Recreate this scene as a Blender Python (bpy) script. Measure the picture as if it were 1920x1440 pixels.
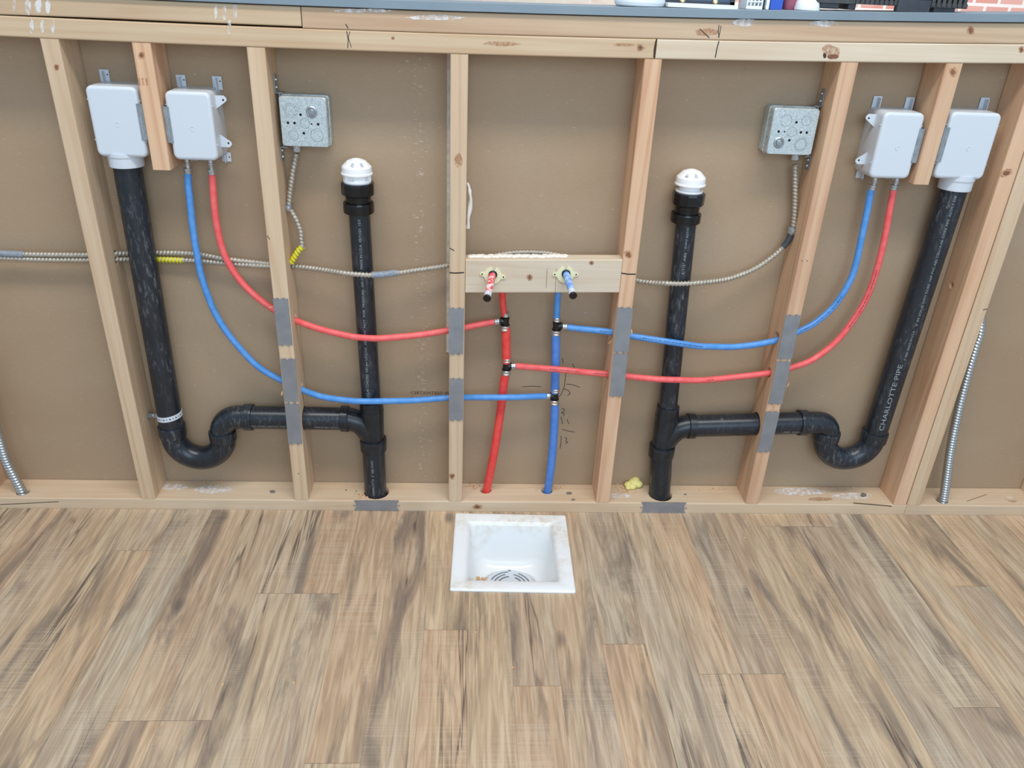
import bpy, bmesh, math, random
from mathutils import Vector, Matrix
random.seed(7)
S = bpy.context.scene
for o in list(bpy.data.objects): bpy.data.objects.remove(o)
C = S.collection

# ---------------------------------------------------------------- camera
FPX, CAM = 1462.15, Vector((0.1233, -1.7587, 1.3156))
def cam_rot(p, y, r):
    return (Matrix.Rotation(y, 3, 'Z') @ Matrix.Rotation(p, 3, 'X') @ Matrix.Rotation(r, 3, 'Z'))
RM = cam_rot(1.09366, -0.06343, 0.04581)
cd = bpy.data.cameras.new('camera'); cam = bpy.data.objects.new('camera', cd); C.objects.link(cam)
cd.sensor_width = 36; cd.lens = 36 * FPX / 1920; cd.clip_start = .02
cam.matrix_world = Matrix.Translation(CAM) @ RM.to_4x4()
S.camera = cam
# ---------------------------------------------------------------- light
S.view_settings.view_transform = 'Standard'; S.view_settings.look = 'None'
S.view_settings.gamma = 1; S.view_settings.use_curve_mapping = False
S.view_settings.exposure = -0.10
W = bpy.data.worlds.new('world'); S.world = W; W.use_nodes = True
bg = W.node_tree.nodes['Background']; bg.inputs[0].default_value = (.66, .82, 1, 1); bg.inputs[1].default_value = .70
def area(name, loc, target, sx, sy, power, col):
    l = bpy.data.lights.new(name, 'AREA'); l.shape = 'RECTANGLE'; l.size = sx; l.size_y = sy; l.energy = power; l.color = col
    o = bpy.data.objects.new(name, l); C.objects.link(o); o.location = loc
    o.rotation_euler = (Vector(target) - Vector(loc)).to_track_quat('-Z', 'Y').to_euler(); return o
area('shop_window_light', (.75, -3.6, 1.9), (.4, 0, .75), 2.4, 1.8, 62, (.62, .81, 1))
area('brick_wall_fill_light', (3.0, 2.4, 3.4), (3.2, 5.0, 1.2), 3, 1, 130, (1, .96, .93))  # added fill that brightens the far brick wall, no lamp known there
area('ceiling_lamp_light', (.3, -1.35, 3.9), (.3, -.2, .3), 3.6, .5, 106, (1, .96, .91))

# ---------------------------------------------------------------- pixel -> world
def ray(u, v): return RM @ Vector(((u - 960) / FPX, (720 - v) / FPX, -1))
def at(u, v, Y=0.0):
    d = ray(u, v); return CAM + d * ((Y - CAM.y) / d.y)
def atz(u, v, Z):
    d = ray(u, v); return CAM + d * ((Z - CAM.z) / d.z)
D = .089                      # depth of the stud bay, panel face
SILL = .038
def HF(x): return 1.1743 + .0084 * x + .0095 * x * x      # underside of the (slightly sagging) top plates

# ---------------------------------------------------------------- materials
def L(h):                     # sRGB 0-255 triple -> linear
    return tuple(((c / 255) / 12.92 if c / 255 <= .04045 else ((c / 255 + .055) / 1.055) ** 2.4) for c in h) + (1,)
class NT:
    def __init__(s, name, rough=.6, metal=0):
        s.m = bpy.data.materials.new(name); s.m.use_nodes = True; s.t = s.m.node_tree
        s.b = s.t.nodes['Principled BSDF']; s.b.inputs['Roughness'].default_value = rough; s.b.inputs['Metallic'].default_value = metal
    def n(s, ty, **k):
        x = s.t.nodes.new(ty)
        for a, b in k.items():
            if a.startswith('_'): setattr(x, a[1:], b)
            else: x.inputs[a.replace('__', ' ')].default_value = b
        return x
    def l(s, a, b): s.t.links.new(a, b)
    def coord(s, scale, rnd=True):
        tc = s.n('ShaderNodeTexCoord'); out = tc.outputs['Object']
        if rnd:
            oi = s.n('ShaderNodeObjectInfo'); mu = s.n('ShaderNodeMath', _operation='MULTIPLY'); mu.inputs[1].default_value = 37
            s.l(oi.outputs['Random'], mu.inputs[0]); va = s.n('ShaderNodeVectorMath', _operation='ADD')
            s.l(out, va.inputs[0]); s.l(mu.outputs[0], va.inputs[1]); out = va.outputs[0]
        mp = s.n('ShaderNodeVectorMath', _operation='MULTIPLY'); mp.inputs[1].default_value = scale
        s.l(out, mp.inputs[0]); return mp.outputs[0]
    def noise(s, vec, scale=1, detail=3, dist=0, rough=.5):
        x = s.n('ShaderNodeTexNoise', Scale=scale, Detail=detail, Distortion=dist, Roughness=rough); s.l(vec, x.inputs['Vector']); return x.outputs[0]
    def ramp(s, fac, stops):
        r = s.n('ShaderNodeValToRGB'); e = r.color_ramp.elements
        while len(e) < len(stops): e.new(.5)
        for q, (p, c) in zip(e, stops): q.position = p; q.color = c if len(c) == 4 else tuple(c) + (1,)
        s.l(fac, r.inputs[0]); return r.outputs[0]
    def mix(s, fac, a, b, mode='MIX'):
        x = s.n('ShaderNodeMix', _data_type='RGBA', _blend_type=mode)
        for i, v in ((0, fac), (6, a), (7, b)):
            if hasattr(v, 'links') or isinstance(v, bpy.types.NodeSocket): s.l(v, x.inputs[i])
            else: x.inputs[i].default_value = v
        return x.outputs[2]
    def math(s, op, a, b=0.0, c=None, clamp=False):
        x = s.n('ShaderNodeMath', _operation=op); x.use_clamp = clamp
        for i, v in enumerate((a, b) if c is None else (a, b, c)):
            if isinstance(v, bpy.types.NodeSocket): s.l(v, x.inputs[i])
            else: x.inputs[i].default_value = v
        return x.outputs[0]
    def col(s, c):
        if isinstance(c, bpy.types.NodeSocket): s.l(c, s.b.inputs['Base Color'])
        else: s.b.inputs['Base Color'].default_value = c
        return s
    def bump(s, h, strength=.3, dist=.001):
        x = s.n('ShaderNodeBump', Strength=strength, Distance=dist); s.l(h, x.inputs['Height']); s.l(x.outputs[0], s.b.inputs['Normal']); return s
g3 = lambda v: (v, v, v, 1)
def wood(name, axis, base, dark, pale, ring=.5):
    t = NT(name, .62)
    sc = {'X': (.9, 26, 26), 'Y': (26, .9, 26), 'Z': (26, 26, .9)}[axis]
    fine = t.noise(t.coord(tuple(v * 6 for v in sc)), 1, 4, .2)
    v = t.coord(tuple(v * .42 for v in sc)); low = t.noise(v, 1, 2, .5)
    rings = t.math('SINE', t.math('MULTIPLY', low, 46.0)); rings = t.math('MULTIPLY_ADD', rings, .5, .5)
    blot = t.noise(t.coord((3, 3, 3)), 1, 2)
    c = t.mix(t.math('MULTIPLY', t.math('POWER', rings, 2.5), ring), L(base), L(dark))
    c = t.mix(t.ramp(blot, [(.35, g3(0)), (.7, g3(.55))]), c, L(pale))
    c = t.mix(t.ramp(fine, [(.3, g3(.22)), (.62, g3(0))]), c, L(dark))
    oi = t.n('ShaderNodeObjectInfo'); hs = t.n('ShaderNodeHueSaturation')
    t.l(t.math('MULTIPLY_ADD', oi.outputs['Random'], .14, .93), hs.inputs['Value']); t.l(c, hs.inputs['Color'])
    t.col(hs.outputs[0]).bump(fine, .25, .0006); return t.m
M = {}
M['wood_z'] = wood('fir_stud', 'Z', (212, 184, 152), (186, 146, 108), (218, 195, 166))
M['wood_zr'] = wood('reddish_stud', 'Z', (217, 178, 142), (186, 132, 98), (222, 190, 158), .6)
M['wood_x'] = wood('fir_plate', 'X', (200, 175, 142), (178, 140, 104), (208, 188, 158))
M['wood_xp'] = wood('pale_fir_board', 'X', (212, 196, 172), (190, 160, 126), (222, 208, 188), .35)
M['wood_xs'] = wood('fir_sill', 'X', (212, 186, 154), (192, 154, 120), (220, 202, 176), .3)
M['wood_xo'] = wood('fir_upper_plate', 'X', (200, 170, 138), (176, 138, 106), (210, 186, 156))
def simple(name, c, rough=.5, metal=0, var=None, vs=20, lo=.35, hi=.7, spec=None):
    t = NT(name, rough, metal)
    if var: t.col(t.mix(t.ramp(t.noise(t.coord((vs, vs, vs)), 1, 4), [(lo, g3(0)), (hi, g3(1))]), L(c), L(var)))
    else: t.col(L(c))
    if spec is not None: t.b.inputs['Specular IOR Level'].default_value = spec
    return t.m
M['knot'] = simple('wood_knot', (110, 70, 48), .7, 0, (150, 104, 72), 300)
t = NT('knot_halo', .7); t.col(L((182, 128, 90))); t.l(t.ramp(t.noise(t.coord((160, 160, 160)), 1, 4), [(.35, g3(.12)), (.65, g3(.62))]), t.b.inputs['Alpha']); M['knot_halo'] = t.m
M['ink'] = simple('marker_ink', (38, 34, 34), .5)
M['crack'] = simple('wood_crack', (74, 52, 40), .9)
t = NT('dried_plaster_smear', .8); t.col(L((236, 232, 228)))
al = t.ramp(t.noise(t.coord((90, 90, 60)), 1, 5), [(.38, g3(.12)), (.6, g3(.85))]); t.l(al, t.b.inputs['Alpha']); M['smear'] = t.m
M['black'] = simple('black_drain_plastic', (22, 26, 31), .32, 0, (38, 44, 52), 40, .4, .8)
# scuffed black pipe, a bluish sheen mixed into its base colour
t = NT('scuffed_black_pipe', .42)
sc = t.noise(t.coord((130, 130, 34)), 1, 6, .5, .7)
dust = t.noise(t.coord((9, 9, 5)), 1, 4, .5)
f = t.math('MULTIPLY', t.ramp(sc, [(.52, g3(0)), (.70, g3(1))]), t.ramp(dust, [(.42, g3(.08)), (.60, g3(.7))]))
t.col(t.mix(f, t.mix(dust, L((21, 25, 30)), L((40, 47, 56))), L((120, 122, 124)))); t.l(t.math('MULTIPLY_ADD', f, .3, .30), t.b.inputs['Roughness']); M['pipe'] = t.m
M['gloss_black'] = simple('glossy_black_plastic', (14, 14, 16), .22)
M['print'] = simple('grey_printed_ink', (150, 156, 160), .6)
M['white'] = simple('white_plastic', (208, 215, 222), .28)  # white with the blue of the window light mixed into its colour
M['white2'] = simple('white_valve_plastic', (240, 241, 242), .3)
M['gap'] = simple('shadow_gap_rubber', (120, 122, 124), .7)
M['label_ink'] = simple('blue_grey_ink', (88, 104, 130), .6)
t = NT('galvanised_steel', .45, .45)
vo = t.n('ShaderNodeTexVoronoi', Scale=420.0); t.l(t.coord((1, 1, 1)), vo.inputs['Vector'])
t.col(t.mix(vo.outputs['Color'], L((164, 176, 178)), L((214, 222, 222)))); M['galv'] = t.m
M['galv_line'] = simple('knockout_line', (128, 138, 140), .5, .5)
M['steel'] = simple('zinc_steel', (176, 182, 186), .38, .75, (150, 156, 160), 60)
M['crimp'] = simple('stainless_crimp', (206, 206, 204), .28, .85, (180, 180, 178), 120)
M['armor'] = simple('armoured_cable_metal', (186, 178, 164), .42, .4, (168, 160, 146), 80)
M['flex'] = simple('flexible_steel_conduit', (196, 202, 206), .25, .9)
M['nailplate'] = simple('nail_plate_steel', (150, 152, 156), .5, .45, (138, 141, 146), 30)
M['red'] = simple('red_tubing', (236, 92, 92), .40, 0, (240, 112, 110), 60)
M['red3'] = simple('bright_red_tubing', (232, 62, 58), .38, 0, (236, 84, 80), 60)
M['blue'] = simple('blue_tubing', (76, 142, 212), .40, 0, (96, 156, 220), 60)
M['blue3'] = simple('deep_blue_tubing', (74, 126, 204), .38, 0, (88, 138, 212), 60)
M['tubeprint'] = simple('dark_tube_print', (60, 44, 60), .6)
M['redmottle'] = simple('worn_red_white_pipe', (226, 84, 92), .5, 0, (244, 214, 216), 90, .45, .55)
M['bluemottle'] = simple('worn_blue_white_pipe', (106, 152, 222), .5, 0, (170, 196, 234), 80, .42, .6)
M['ivory'] = simple('ivory_plastic', (228, 224, 184), .45)
M['yellow'] = simple('yellow_tape', (226, 216, 24), .5)
M['greytape'] = simple('grey_tape', (128, 136, 146), .6, 0, (150, 158, 168), 200)
M['foam'] = simple('yellow_foam', (238, 228, 150), .9, 0, (226, 214, 130), 60)
M['paper'] = simple('white_paper', (232, 228, 218), .9)
M['shaving'] = simple('wood_shaving', (232, 190, 142), .8, 0, (206, 150, 104), 200)
M['gyp'] = simple('gypsum_edge', (214, 206, 196), .9, 0, (188, 178, 166), 60)
M['hole'] = simple('dark_hole', (16, 16, 16), .9)
M['counter'] = simple('slate_grey_laminate', (128, 143, 152), .45, 0, (122, 137, 147), 12)
M['slab'] = simple('concrete', (150, 145, 138), .9, 0, (130, 126, 120), 5)
M['knotnail'] = simple('nail_head', (150, 146, 140), .5, .5)
# panel: brown kraft paper face with horizontal fibres, scuffs in one vertical band
t = NT('brown_panel_paper', .75)
base = t.noise(t.coord((1.6, 1, 3.5), False), 1, 3, .2); fib = t.noise(t.coord((60, 1, 500), False), 1, 3)
c = t.mix(t.ramp(base, [(.35, g3(0)), (.68, g3(1))]), L((165, 140, 112)), L((173, 150, 124)))
c = t.mix(t.ramp(fib, [(.35, g3(.18)), (.6, g3(0))]), c, L((148, 124, 98)))
tc = t.n('ShaderNodeTexCoord'); sp = t.n('ShaderNodeSeparateXYZ'); t.l(tc.outputs['Object'], sp.inputs[0])
dx = t.math('ABSOLUTE', t.math('SUBTRACT', sp.outputs[0], at(790, 500, D).x)); band = t.math('SUBTRACT', 1.0, t.math('MULTIPLY', dx, 26.0), clamp=True)
s2 = t.noise(t.coord((70, 1, 420), False), 1, 2, .4); sel = t.math('GREATER_THAN', t.math('MULTIPLY_ADD', band, .10, s2), .738)
c = t.mix(t.math('MULTIPLY', sel, .65), c, L((214, 204, 190)))
s3 = t.noise(t.coord((26, 1, 150), False), 1, 5, .6, .6); c = t.mix(t.ramp(s3, [(.66, g3(0)), (.80, g3(.25))]), c, L((206, 196, 184)))
t.col(c); M['panel'] = t.m
# floor planks
t = NT('vinyl_plank_floor', .48)
tc = t.n('ShaderNodeTexCoord'); at_ = t.n('ShaderNodeAttribute', _attribute_name='seed'); seed = at_.outputs['Fac']
off = t.math('MULTIPLY', seed, 91.0)
cb = t.n('ShaderNodeCombineXYZ'); t.l(off, cb.inputs[0]); t.l(t.math('MULTIPLY', seed, 53.0), cb.inputs[1]); t.l(seed, cb.inputs[2])
va = t.n('ShaderNodeVectorMath', _operation='ADD'); t.l(tc.outputs['Object'], va.inputs[0]); t.l(cb.outputs[0], va.inputs[1])
def fv(sc):
    m = t.n('ShaderNodeVectorMath', _operation='MULTIPLY'); m.inputs[1].default_value = sc; t.l(va.outputs[0], m.inputs[0]); return m.outputs[0]
n1 = t.noise(fv((10, 1.4, 1)), 1, 3, .9); n2 = t.noise(fv((110, 7, 1)), 1, 5, .8); n3 = t.noise(fv((12, 1.5, 1)), 1, 6, 1.2, .62)
n4 = t.noise(fv((15, .55, 1)), 1, 4, .5, .6); n5 = t.noise(fv((5, 4, 1)), 1, 2); saw = t.noise(fv((4, 330, 1)), 1, 1)
c = t.ramp(n1, [(.32, L((172, 142, 118))), (.44, L((194, 162, 130))), (.56, L((206, 180, 146))), (.68, L((188, 174, 152)))])
tone = t.ramp(seed, [(0, L((160, 146, 130))), (.25, L((206, 178, 142))), (.5, L((188, 156, 128))), (.75, L((180, 170, 150))), (1, L((204, 166, 130)))])
c = t.mix(.6, c, tone)
c = t.mix(t.ramp(n2, [(.36, g3(.40)), (.58, g3(0))]), c, L((128, 100, 78)))
c = t.mix(t.ramp(n2, [(.54, g3(0)), (.74, g3(.28))]), c, L((222, 204, 180)))
c = t.mix(t.ramp(n3, [(.515, g3(0)), (.65, g3(.78))]), c, L((114, 101, 90)))
crack = t.math('SUBTRACT', 1.0, t.math('MULTIPLY', t.math('ABSOLUTE', t.math('SUBTRACT', n4, .5)), 62.0), clamp=True)
cm = t.math('MULTIPLY', crack, t.ramp(t.noise(fv((7, 1.3, 1)), 1, 2), [(.50, g3(0)), (.60, g3(.85))]))
c = t.mix(cm, c, L((76, 64, 58)))
vk = t.n('ShaderNodeTexVoronoi', Scale=1.0); t.l(fv((5, 2.4, 0)), vk.inputs['Vector'])
kn = t.ramp(vk.outputs['Distance'], [(.03, g3(.75)), (.085, g3(0))]); c = t.mix(kn, c, L((106, 92, 84)))
c = t.mix(t.math('MULTIPLY', t.ramp(saw, [(.45, g3(0)), (.6, g3(1))]), t.ramp(n5, [(.5, g3(0)), (.62, g3(.22))])), c, L((206, 190, 166)))
t.col(c).bump(n2, .12, .0005); t.l(t.math('MULTIPLY_ADD', n2, .2, .36), t.b.inputs['Roughness']); M['floor'] = t.m
M['seam'] = simple('plank_seam', (150, 124, 100), .8)
# enamel sink
t = NT('stained_white_enamel', .22)
s = t.noise(t.coord((60, 60, 60)), 1, 7, .2, .7); s2 = t.noise(t.coord((6, 6, 6)), 1, 3, .5)
c = t.mix(t.math('MULTIPLY', t.ramp(s, [(.42, g3(.2)), (.62, g3(1))]), t.ramp(s2, [(.46, g3(0)), (.64, g3(.75))])), L((238, 240, 240)), L((212, 198, 172)))
t.col(c); M['enamel'] = t.m
M['rust'] = simple('rust_debris', (206, 150, 96), .9, 0, (224, 190, 146), 200)
# brick wall
t = NT('whitewashed_brick', .85)
tc = t.n('ShaderNodeTexCoord'); mp = t.n('ShaderNodeMapping'); mp.inputs['Rotation'].default_value = (math.radians(90), 0, 0); t.l(tc.outputs['Object'], mp.inputs[0])
bt = t.n('ShaderNodeTexBrick', Scale=1.0); bt.inputs['Brick Width'].default_value = .205; bt.inputs['Row Height'].default_value = .072; bt.inputs['Mortar Size'].default_value = .012
bt.inputs['Color1'].default_value = L((206, 120, 104)); bt.inputs['Color2'].default_value = L((222, 160, 146)); bt.inputs['Mortar'].default_value = L((240, 228, 222)); t.l(mp.outputs[0], bt.inputs[0])
wn = t.noise(t.coord((3, 3, 12), False), 1, 4); sx = t.n('ShaderNodeSeparateXYZ'); t.l(tc.outputs['Object'], sx.inputs[0])
ww = t.ramp(t.math('ADD', t.math('MULTIPLY', sx.outputs[0], -.14), t.math('ADD', wn, .28)), [(.3, g3(.1)), (.62, g3(.9))])
t.col(t.mix(ww, bt.outputs[0], L((238, 230, 214)))); M['brick'] = t.m
M['towel'] = simple('white_cap_plastic', (238, 242, 244), .4)
M['slate'] = simple('dark_slate_blue', (60, 84, 108), .4)
M['dark'] = simple('dark_grey_plastic', (52, 56, 64), .5, 0, (66, 70, 74), 40)
M['case'] = simple('black_case_plastic', (58, 60, 62), .5, 0, (78, 76, 74), 60)
M['bluebox'] = simple('blue_plastic', (38, 88, 190), .4)
M['maroonbag'] = simple('maroon_white_wrapper', (166, 92, 110), .5, 0, (232, 222, 230), 30, .45, .55)
M['brass'] = simple('brass', (220, 200, 150), .3, .8)

# ---------------------------------------------------------------- mesh builder
class MB:
    def __init__(s): s.v = []; s.f = []; s.mi = []; s.sm = []; s.k = 0; s.smooth = False
    def mat(s, k, smooth=None):
        s.k = k
        if smooth is not None: s.smooth = smooth
        return s
    def add(s, vs, fs, smooth=None):
        b = len(s.v); s.v += [tuple(p) for p in vs]
        for f in fs: s.f.append([b + i for i in f]); s.mi.append(s.k); s.sm.append(s.smooth if smooth is None else smooth)
        return s
    def box(s, x0, x1, y0, y1, z0, z1):
        vs = [(x, y, z) for x in (x0, x1) for y in (y0, y1) for z in (z0, z1)]
        return s.add(vs, [(0, 1, 3, 2), (4, 6, 7, 5), (0, 4, 5, 1), (2, 3, 7, 6), (0, 2, 6, 4), (1, 5, 7, 3)], False)
    def loft(s, loops, cap0=True, cap1=True, smooth=True, closed=False):
        n = len(loops[0]); vs = [p for l in loops for p in l]; fs = []
        m = len(loops) if closed else len(loops) - 1
        for i in range(m):
            a, b = i * n, ((i + 1) % len(loops)) * n
            for j in range(n): k = (j + 1) % n; fs.append((a + j, a + k, b + k, b + j))
        s.add(vs, fs, smooth)
        if not closed:
            if cap0: s.add(loops[0][::-1], [tuple(range(n))], False)
            if cap1: s.add(loops[-1], [tuple(range(n))], False)
        return s
    def tube(s, pts, r, n=16, cap=True, rf=None):
        pts = [Vector(p) for p in pts]; T = []
        for i in range(len(pts)):
            a = pts[max(i - 1, 0)]; b = pts[min(i + 1, len(pts) - 1)]; T.append((b - a).normalized())
        u = T[0].orthogonal().normalized(); loops = []
        for i, p in enumerate(pts):
            u = (u - T[i] * u.dot(T[i])).normalized(); w = T[i].cross(u)
            lp = []
            for j in range(n):
                th = 2 * math.pi * j / n; rr = rf(i, th) if rf else (r[i] if isinstance(r, (list, tuple)) else r)
                lp.append(p + (u * math.cos(th) + w * math.sin(th)) * rr)
            loops.append(lp)
        return s.loft(loops, cap, cap)
    def lathe(s, prof, o=(0, 0, 0), axis=(0, 0, 1), n=32, cap=True, smooth=True, sharp=True):
        o = Vector(o); a = Vector(axis).normalized(); u = a.orthogonal().normalized(); w = a.cross(u)
        for i in range(len(prof) - 1):           # separate bands keep profile corners crisp
            lp = [[o + a * h + (u * math.cos(2 * math.pi * j / n) + w * math.sin(2 * math.pi * j / n)) * max(r, 1e-5) for j in range(n)] for r, h in prof[i:i + 2]]
            if sharp: s.loft(lp, cap and i == 0, cap and i == len(prof) - 2, smooth)
        if not sharp:
            lp = [[o + a * h + (u * math.cos(2 * math.pi * j / n) + w * math.sin(2 * math.pi * j / n)) * max(r, 1e-5) for j in range(n)] for r, h in prof]
            s.loft(lp, cap, cap, smooth)
        return s
    def sphere(s, c, rx, ry=None, rz=None, n=12, jit=0):
        ry = ry or rx; rz = rz or rx; lp = []
        for i in range(1, n):
            ph = math.pi * i / n
            lp.append([(c[0] + rx * math.sin(ph) * math.cos(t) * (1 + random.uniform(-jit, jit)), c[1] + ry * math.sin(ph) * math.sin(t) * (1 + random.uniform(-jit, jit)), c[2] + rz * math.cos(ph)) for t in [2 * math.pi * j / (2 * n) for j in range(2 * n)]])
        return s.loft(lp)
    def poly(s, pts): return s.add(pts, [tuple(range(len(pts)))], False)
    def build(s, name, mats, parent=None, autosm=None):
        me = bpy.data.meshes.new(name); me.from_pydata(s.v, [], s.f)
        if not isinstance(mats, (list, tuple)): mats = [mats]
        for m in mats: me.materials.append(m)
        me.polygons.foreach_set('material_index', s.mi); me.polygons.foreach_set('use_smooth', s.sm)
        bm = bmesh.new(); bm.from_mesh(me); bmesh.ops.remove_doubles(bm, verts=bm.verts, dist=1e-7) if autosm else None
        bmesh.ops.recalc_face_normals(bm, faces=bm.faces); bm.to_mesh(me); bm.free()
        o = bpy.data.objects.new(name, me); C.objects.link(o)
        if parent is not None: o.parent = parent; o.matrix_parent_inverse = parent.matrix_world.inverted()
        return o
def tag(o, label, cat, group=None, kind=None):
    if label: o['label'] = label
    if cat: o['category'] = cat
    if group: o['group'] = group
    if kind: o['kind'] = kind
    return o
def thing(name, loc, label, cat, group=None):
    o = bpy.data.objects.new(name, None); o.empty_display_size = .05; C.objects.link(o); o.location = loc
    o.matrix_world = Matrix.Translation(Vector(loc)); return tag(o, label, cat, group)
def rect(cx, cz, w, h, r, Y, n=5):       # rounded rectangle in an XZ plane
    o = []
    for qx, qz, a0 in ((1, 1, 0), (-1, 1, 90), (-1, -1, 180), (1, -1, 270)):
        for i in range(n + 1):
            a = math.radians(a0 + 90 * i / n); o.append(Vector((cx + qx * (w / 2 - r) + r * math.cos(a), Y, cz + qz * (h / 2 - r) + r * math.sin(a))))
    return o
def xsec(x0, x1, y0, y1, e=.003, n=3):
    o = []
    for x, y, sx, sy, a0 in ((x1, y1, -1, -1, 0), (x0, y1, 1, -1, 90), (x0, y0, 1, 1, 180), (x1, y0, -1, 1, 270)):
        for i in range(n + 1):
            a = math.radians(a0 + 90 * i / n); o.append((x + sx * e + e * math.cos(a), y + sy * e + e * math.sin(a)))
    return o
def catmull(p, k=8):
    p = [Vector(q) for q in p]; q = [p[0] * 2 - p[1]] + p + [p[-1] * 2 - p[-2]]; o = []
    for i in range(1, len(q) - 2):
        a, b, c, d = q[i - 1:i + 3]
        for j in range(k):
            t = j / k; o.append(.5 * ((2 * b) + (c - a) * t + (2 * a - 5 * b + 4 * c - d) * t * t + (3 * b - a - 3 * c + d) * t ** 3))
    return o + [p[-1]]
def resample(pts, step):
    L_ = [0]
    for a, b in zip(pts, pts[1:]): L_.append(L_[-1] + (b - a).length)
    n = max(2, int(L_[-1] / step)); o = []; j = 0
    for i in range(n + 1):
        t = L_[-1] * i / n
        while j < len(L_) - 2 and L_[j + 1] < t: j += 1
        o.append(pts[j].lerp(pts[j + 1], (t - L_[j]) / max(1e-9, L_[j + 1] - L_[j])))
    return o
def cut(o, cutters):                      # drill real holes; cutters are MB objects
    mb = MB()
    for c in cutters: b = len(mb.v); mb.v += c.v; mb.f += [[b + i for i in f] for f in c.f]; mb.mi += c.mi; mb.sm += c.sm
    k = mb.build('drill', M['hole'], autosm=True)
    md = o.modifiers.new('b', 'BOOLEAN'); md.object = k; md.operation = 'DIFFERENCE'; md.solver = 'EXACT'; md.use_self = True
    bpy.context.view_layer.update(); dg = bpy.context.evaluated_depsgraph_get()
    me = bpy.data.meshes.new_from_object(o.evaluated_get(dg)); o.modifiers.clear(); old = o.data; o.data = me; me.name = old.name
    bpy.data.objects.remove(k); return o
def append(o, mb):                        # surface marks joined into the board's own mesh
    me = o.data; names = [m.name if m else '' for m in me.materials]; bm = bmesh.new(); bm.from_mesh(me)
    vs = [bm.verts.new(v) for v in mb.v]
    for f, mi in zip(mb.f, mb.mi):
        m = mi if isinstance(mi, str) else 'hole'
        if M[m].name not in names: me.materials.append(M[m]); names.append(M[m].name)
        try: q = bm.faces.new([vs[i] for i in f]); q.material_index = names.index(M[m].name)
        except ValueError: pass
    bm.to_mesh(me); bm.free()
def cyl(p, d, r, ln, n=24):
    m = MB(); p = Vector(p); d = Vector(d).normalized(); m.lathe([(r, -ln), (r, ln)], p, d, n); return m
def stroke(mb, px, w, Y=0, key='ink', fn=None, off=.0004):
    P = [(fn or (lambda u, v: at(u, v, Y)))(*p) for p in px]; nrm = Vector((0, -1, 0)) if fn is None else Vector((0, 0, 1)); mb.mat(key)
    for a, b in zip(P, P[1:]):
        d = (b - a); s_ = d.cross(nrm).normalized() * w / 2; o = nrm * off
        mb.poly([a + s_ + o, b + s_ + o, b - s_ + o, a - s_ + o])
def blob(mb, u, v, ru, rv, key, Y=0, fn=None, off=.0004, n=14, rot=0):
    f = fn or (lambda a, b: at(a, b, Y)); nrm = Vector((0, -1, 0)) if fn is None else Vector((0, 0, 1)); mb.mat(key); P = []
    for i in range(n):
        a = 2 * math.pi * i / n; k = random.uniform(.82, 1.12); x, y = ru * k * math.cos(a), rv * k * math.sin(a)
        P.append(f(u + x * math.cos(rot) - y * math.sin(rot), v + x * math.sin(rot) + y * math.cos(rot)) + nrm * off)
    mb.poly(P)
def knot(mb, u, v, ru, rv, **k):
    blob(mb, u, v, ru * 1.9, rv * 1.8, 'knot_halo', off=.0003, **k); blob(mb, u, v, ru, rv, 'knot', off=.0006, **k)
FONT_N = [0]
def text_pts(s, size, width=None):
    cu = bpy.data.curves.new('t', 'FONT'); cu.body = s; cu.size = size; cu.resolution_u = 2
    o = bpy.data.objects.new('t', cu); C.objects.link(o); bpy.context.view_layer.update()
    me = bpy.data.meshes.new_from_object(o.evaluated_get(bpy.context.evaluated_depsgraph_get()))
    vs = [Vector(v.co) for v in me.vertices]; fs = [tuple(p.vertices) for p in me.polygons]
    bpy.data.objects.remove(o); bpy.data.curves.remove(cu); bpy.data.meshes.remove(me)
    if width:
        k = width / max(v.x for v in vs)
        for v in vs: v.x *= k
    return vs, fs
def text_on_pipe(mb, s, base, r, th0, size, length=None, axis='Z', sgn=1):
    vs, fs = text_pts(s, size, length); out = []
    for v in vs:
        if axis == 'Z':          # reads upward, tops of the letters to the left
            th = th0 - sgn * v.y / r; out.append((base[0] + (r + .0004) * math.sin(th), base[1] - (r + .0004) * math.cos(th), base[2] + sgn * v.x))
        else:                    # reads along X
            th = th0 + v.y / r; out.append((base[0] + v.x, base[1] - (r + .0004) * math.cos(th), base[2] + (r + .0004) * math.sin(th)))
    mb.add(out, fs, False)
PI = math.pi

# ================================================================ THE SETTING
# floor: strips with real seams, a hole for the floor sink
SX, SY, SW, SR = .0886, -.018, .305, -.022
FZ = .005
cols = [-3.4, -3.2, -3.0, -2.8, -2.6, -2.4, -2.2, -2.0, -1.85, -1.75, -1.65, -1.55, -1.45, -1.35, -1.25, -1.15, -1.05, -.95, -.855, -.7555, -.66, -.565, -.465, -.367, -.263, -.169, -.066, .0333, .1332, .229, .329, .433, .5305, .631, .727, .822, .935, 1.037, 1.146, 1.25, 1.35, 1.45, 1.55, 1.65, 1.75, 1.85, 1.95, 2.1, 2.3, 2.5, 2.7, 2.9, 3.1, 3.4]
joints = {19: -.173, 23: -.327, 24: -.327, 27: -.444, 21: -.683, 22: -.683, 25: -.78, 31: -.488, 29: -.603, 33: -.574, 34: -.574, 38: -.665, 40: -.297, 37: -.059, 36: -.059}
hx0, hx1, hy0, hy1 = SX + .014, SX + SW - .014, SY - SW + .012, SY - .012
fm = bpy.data.meshes.new('floor'); bm = bmesh.new(); sl = bm.faces.layers.float.new('seedf'); seeds = []
def fq(x0, x1, y0, y1, z, mi, sd):
    q = bm.faces.new([bm.verts.new(p) for p in ((x0, y0, z), (x1, y0, z), (x1, y1, z), (x0, y1, z))]); q.material_index = mi; seeds.append(sd)
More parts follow.
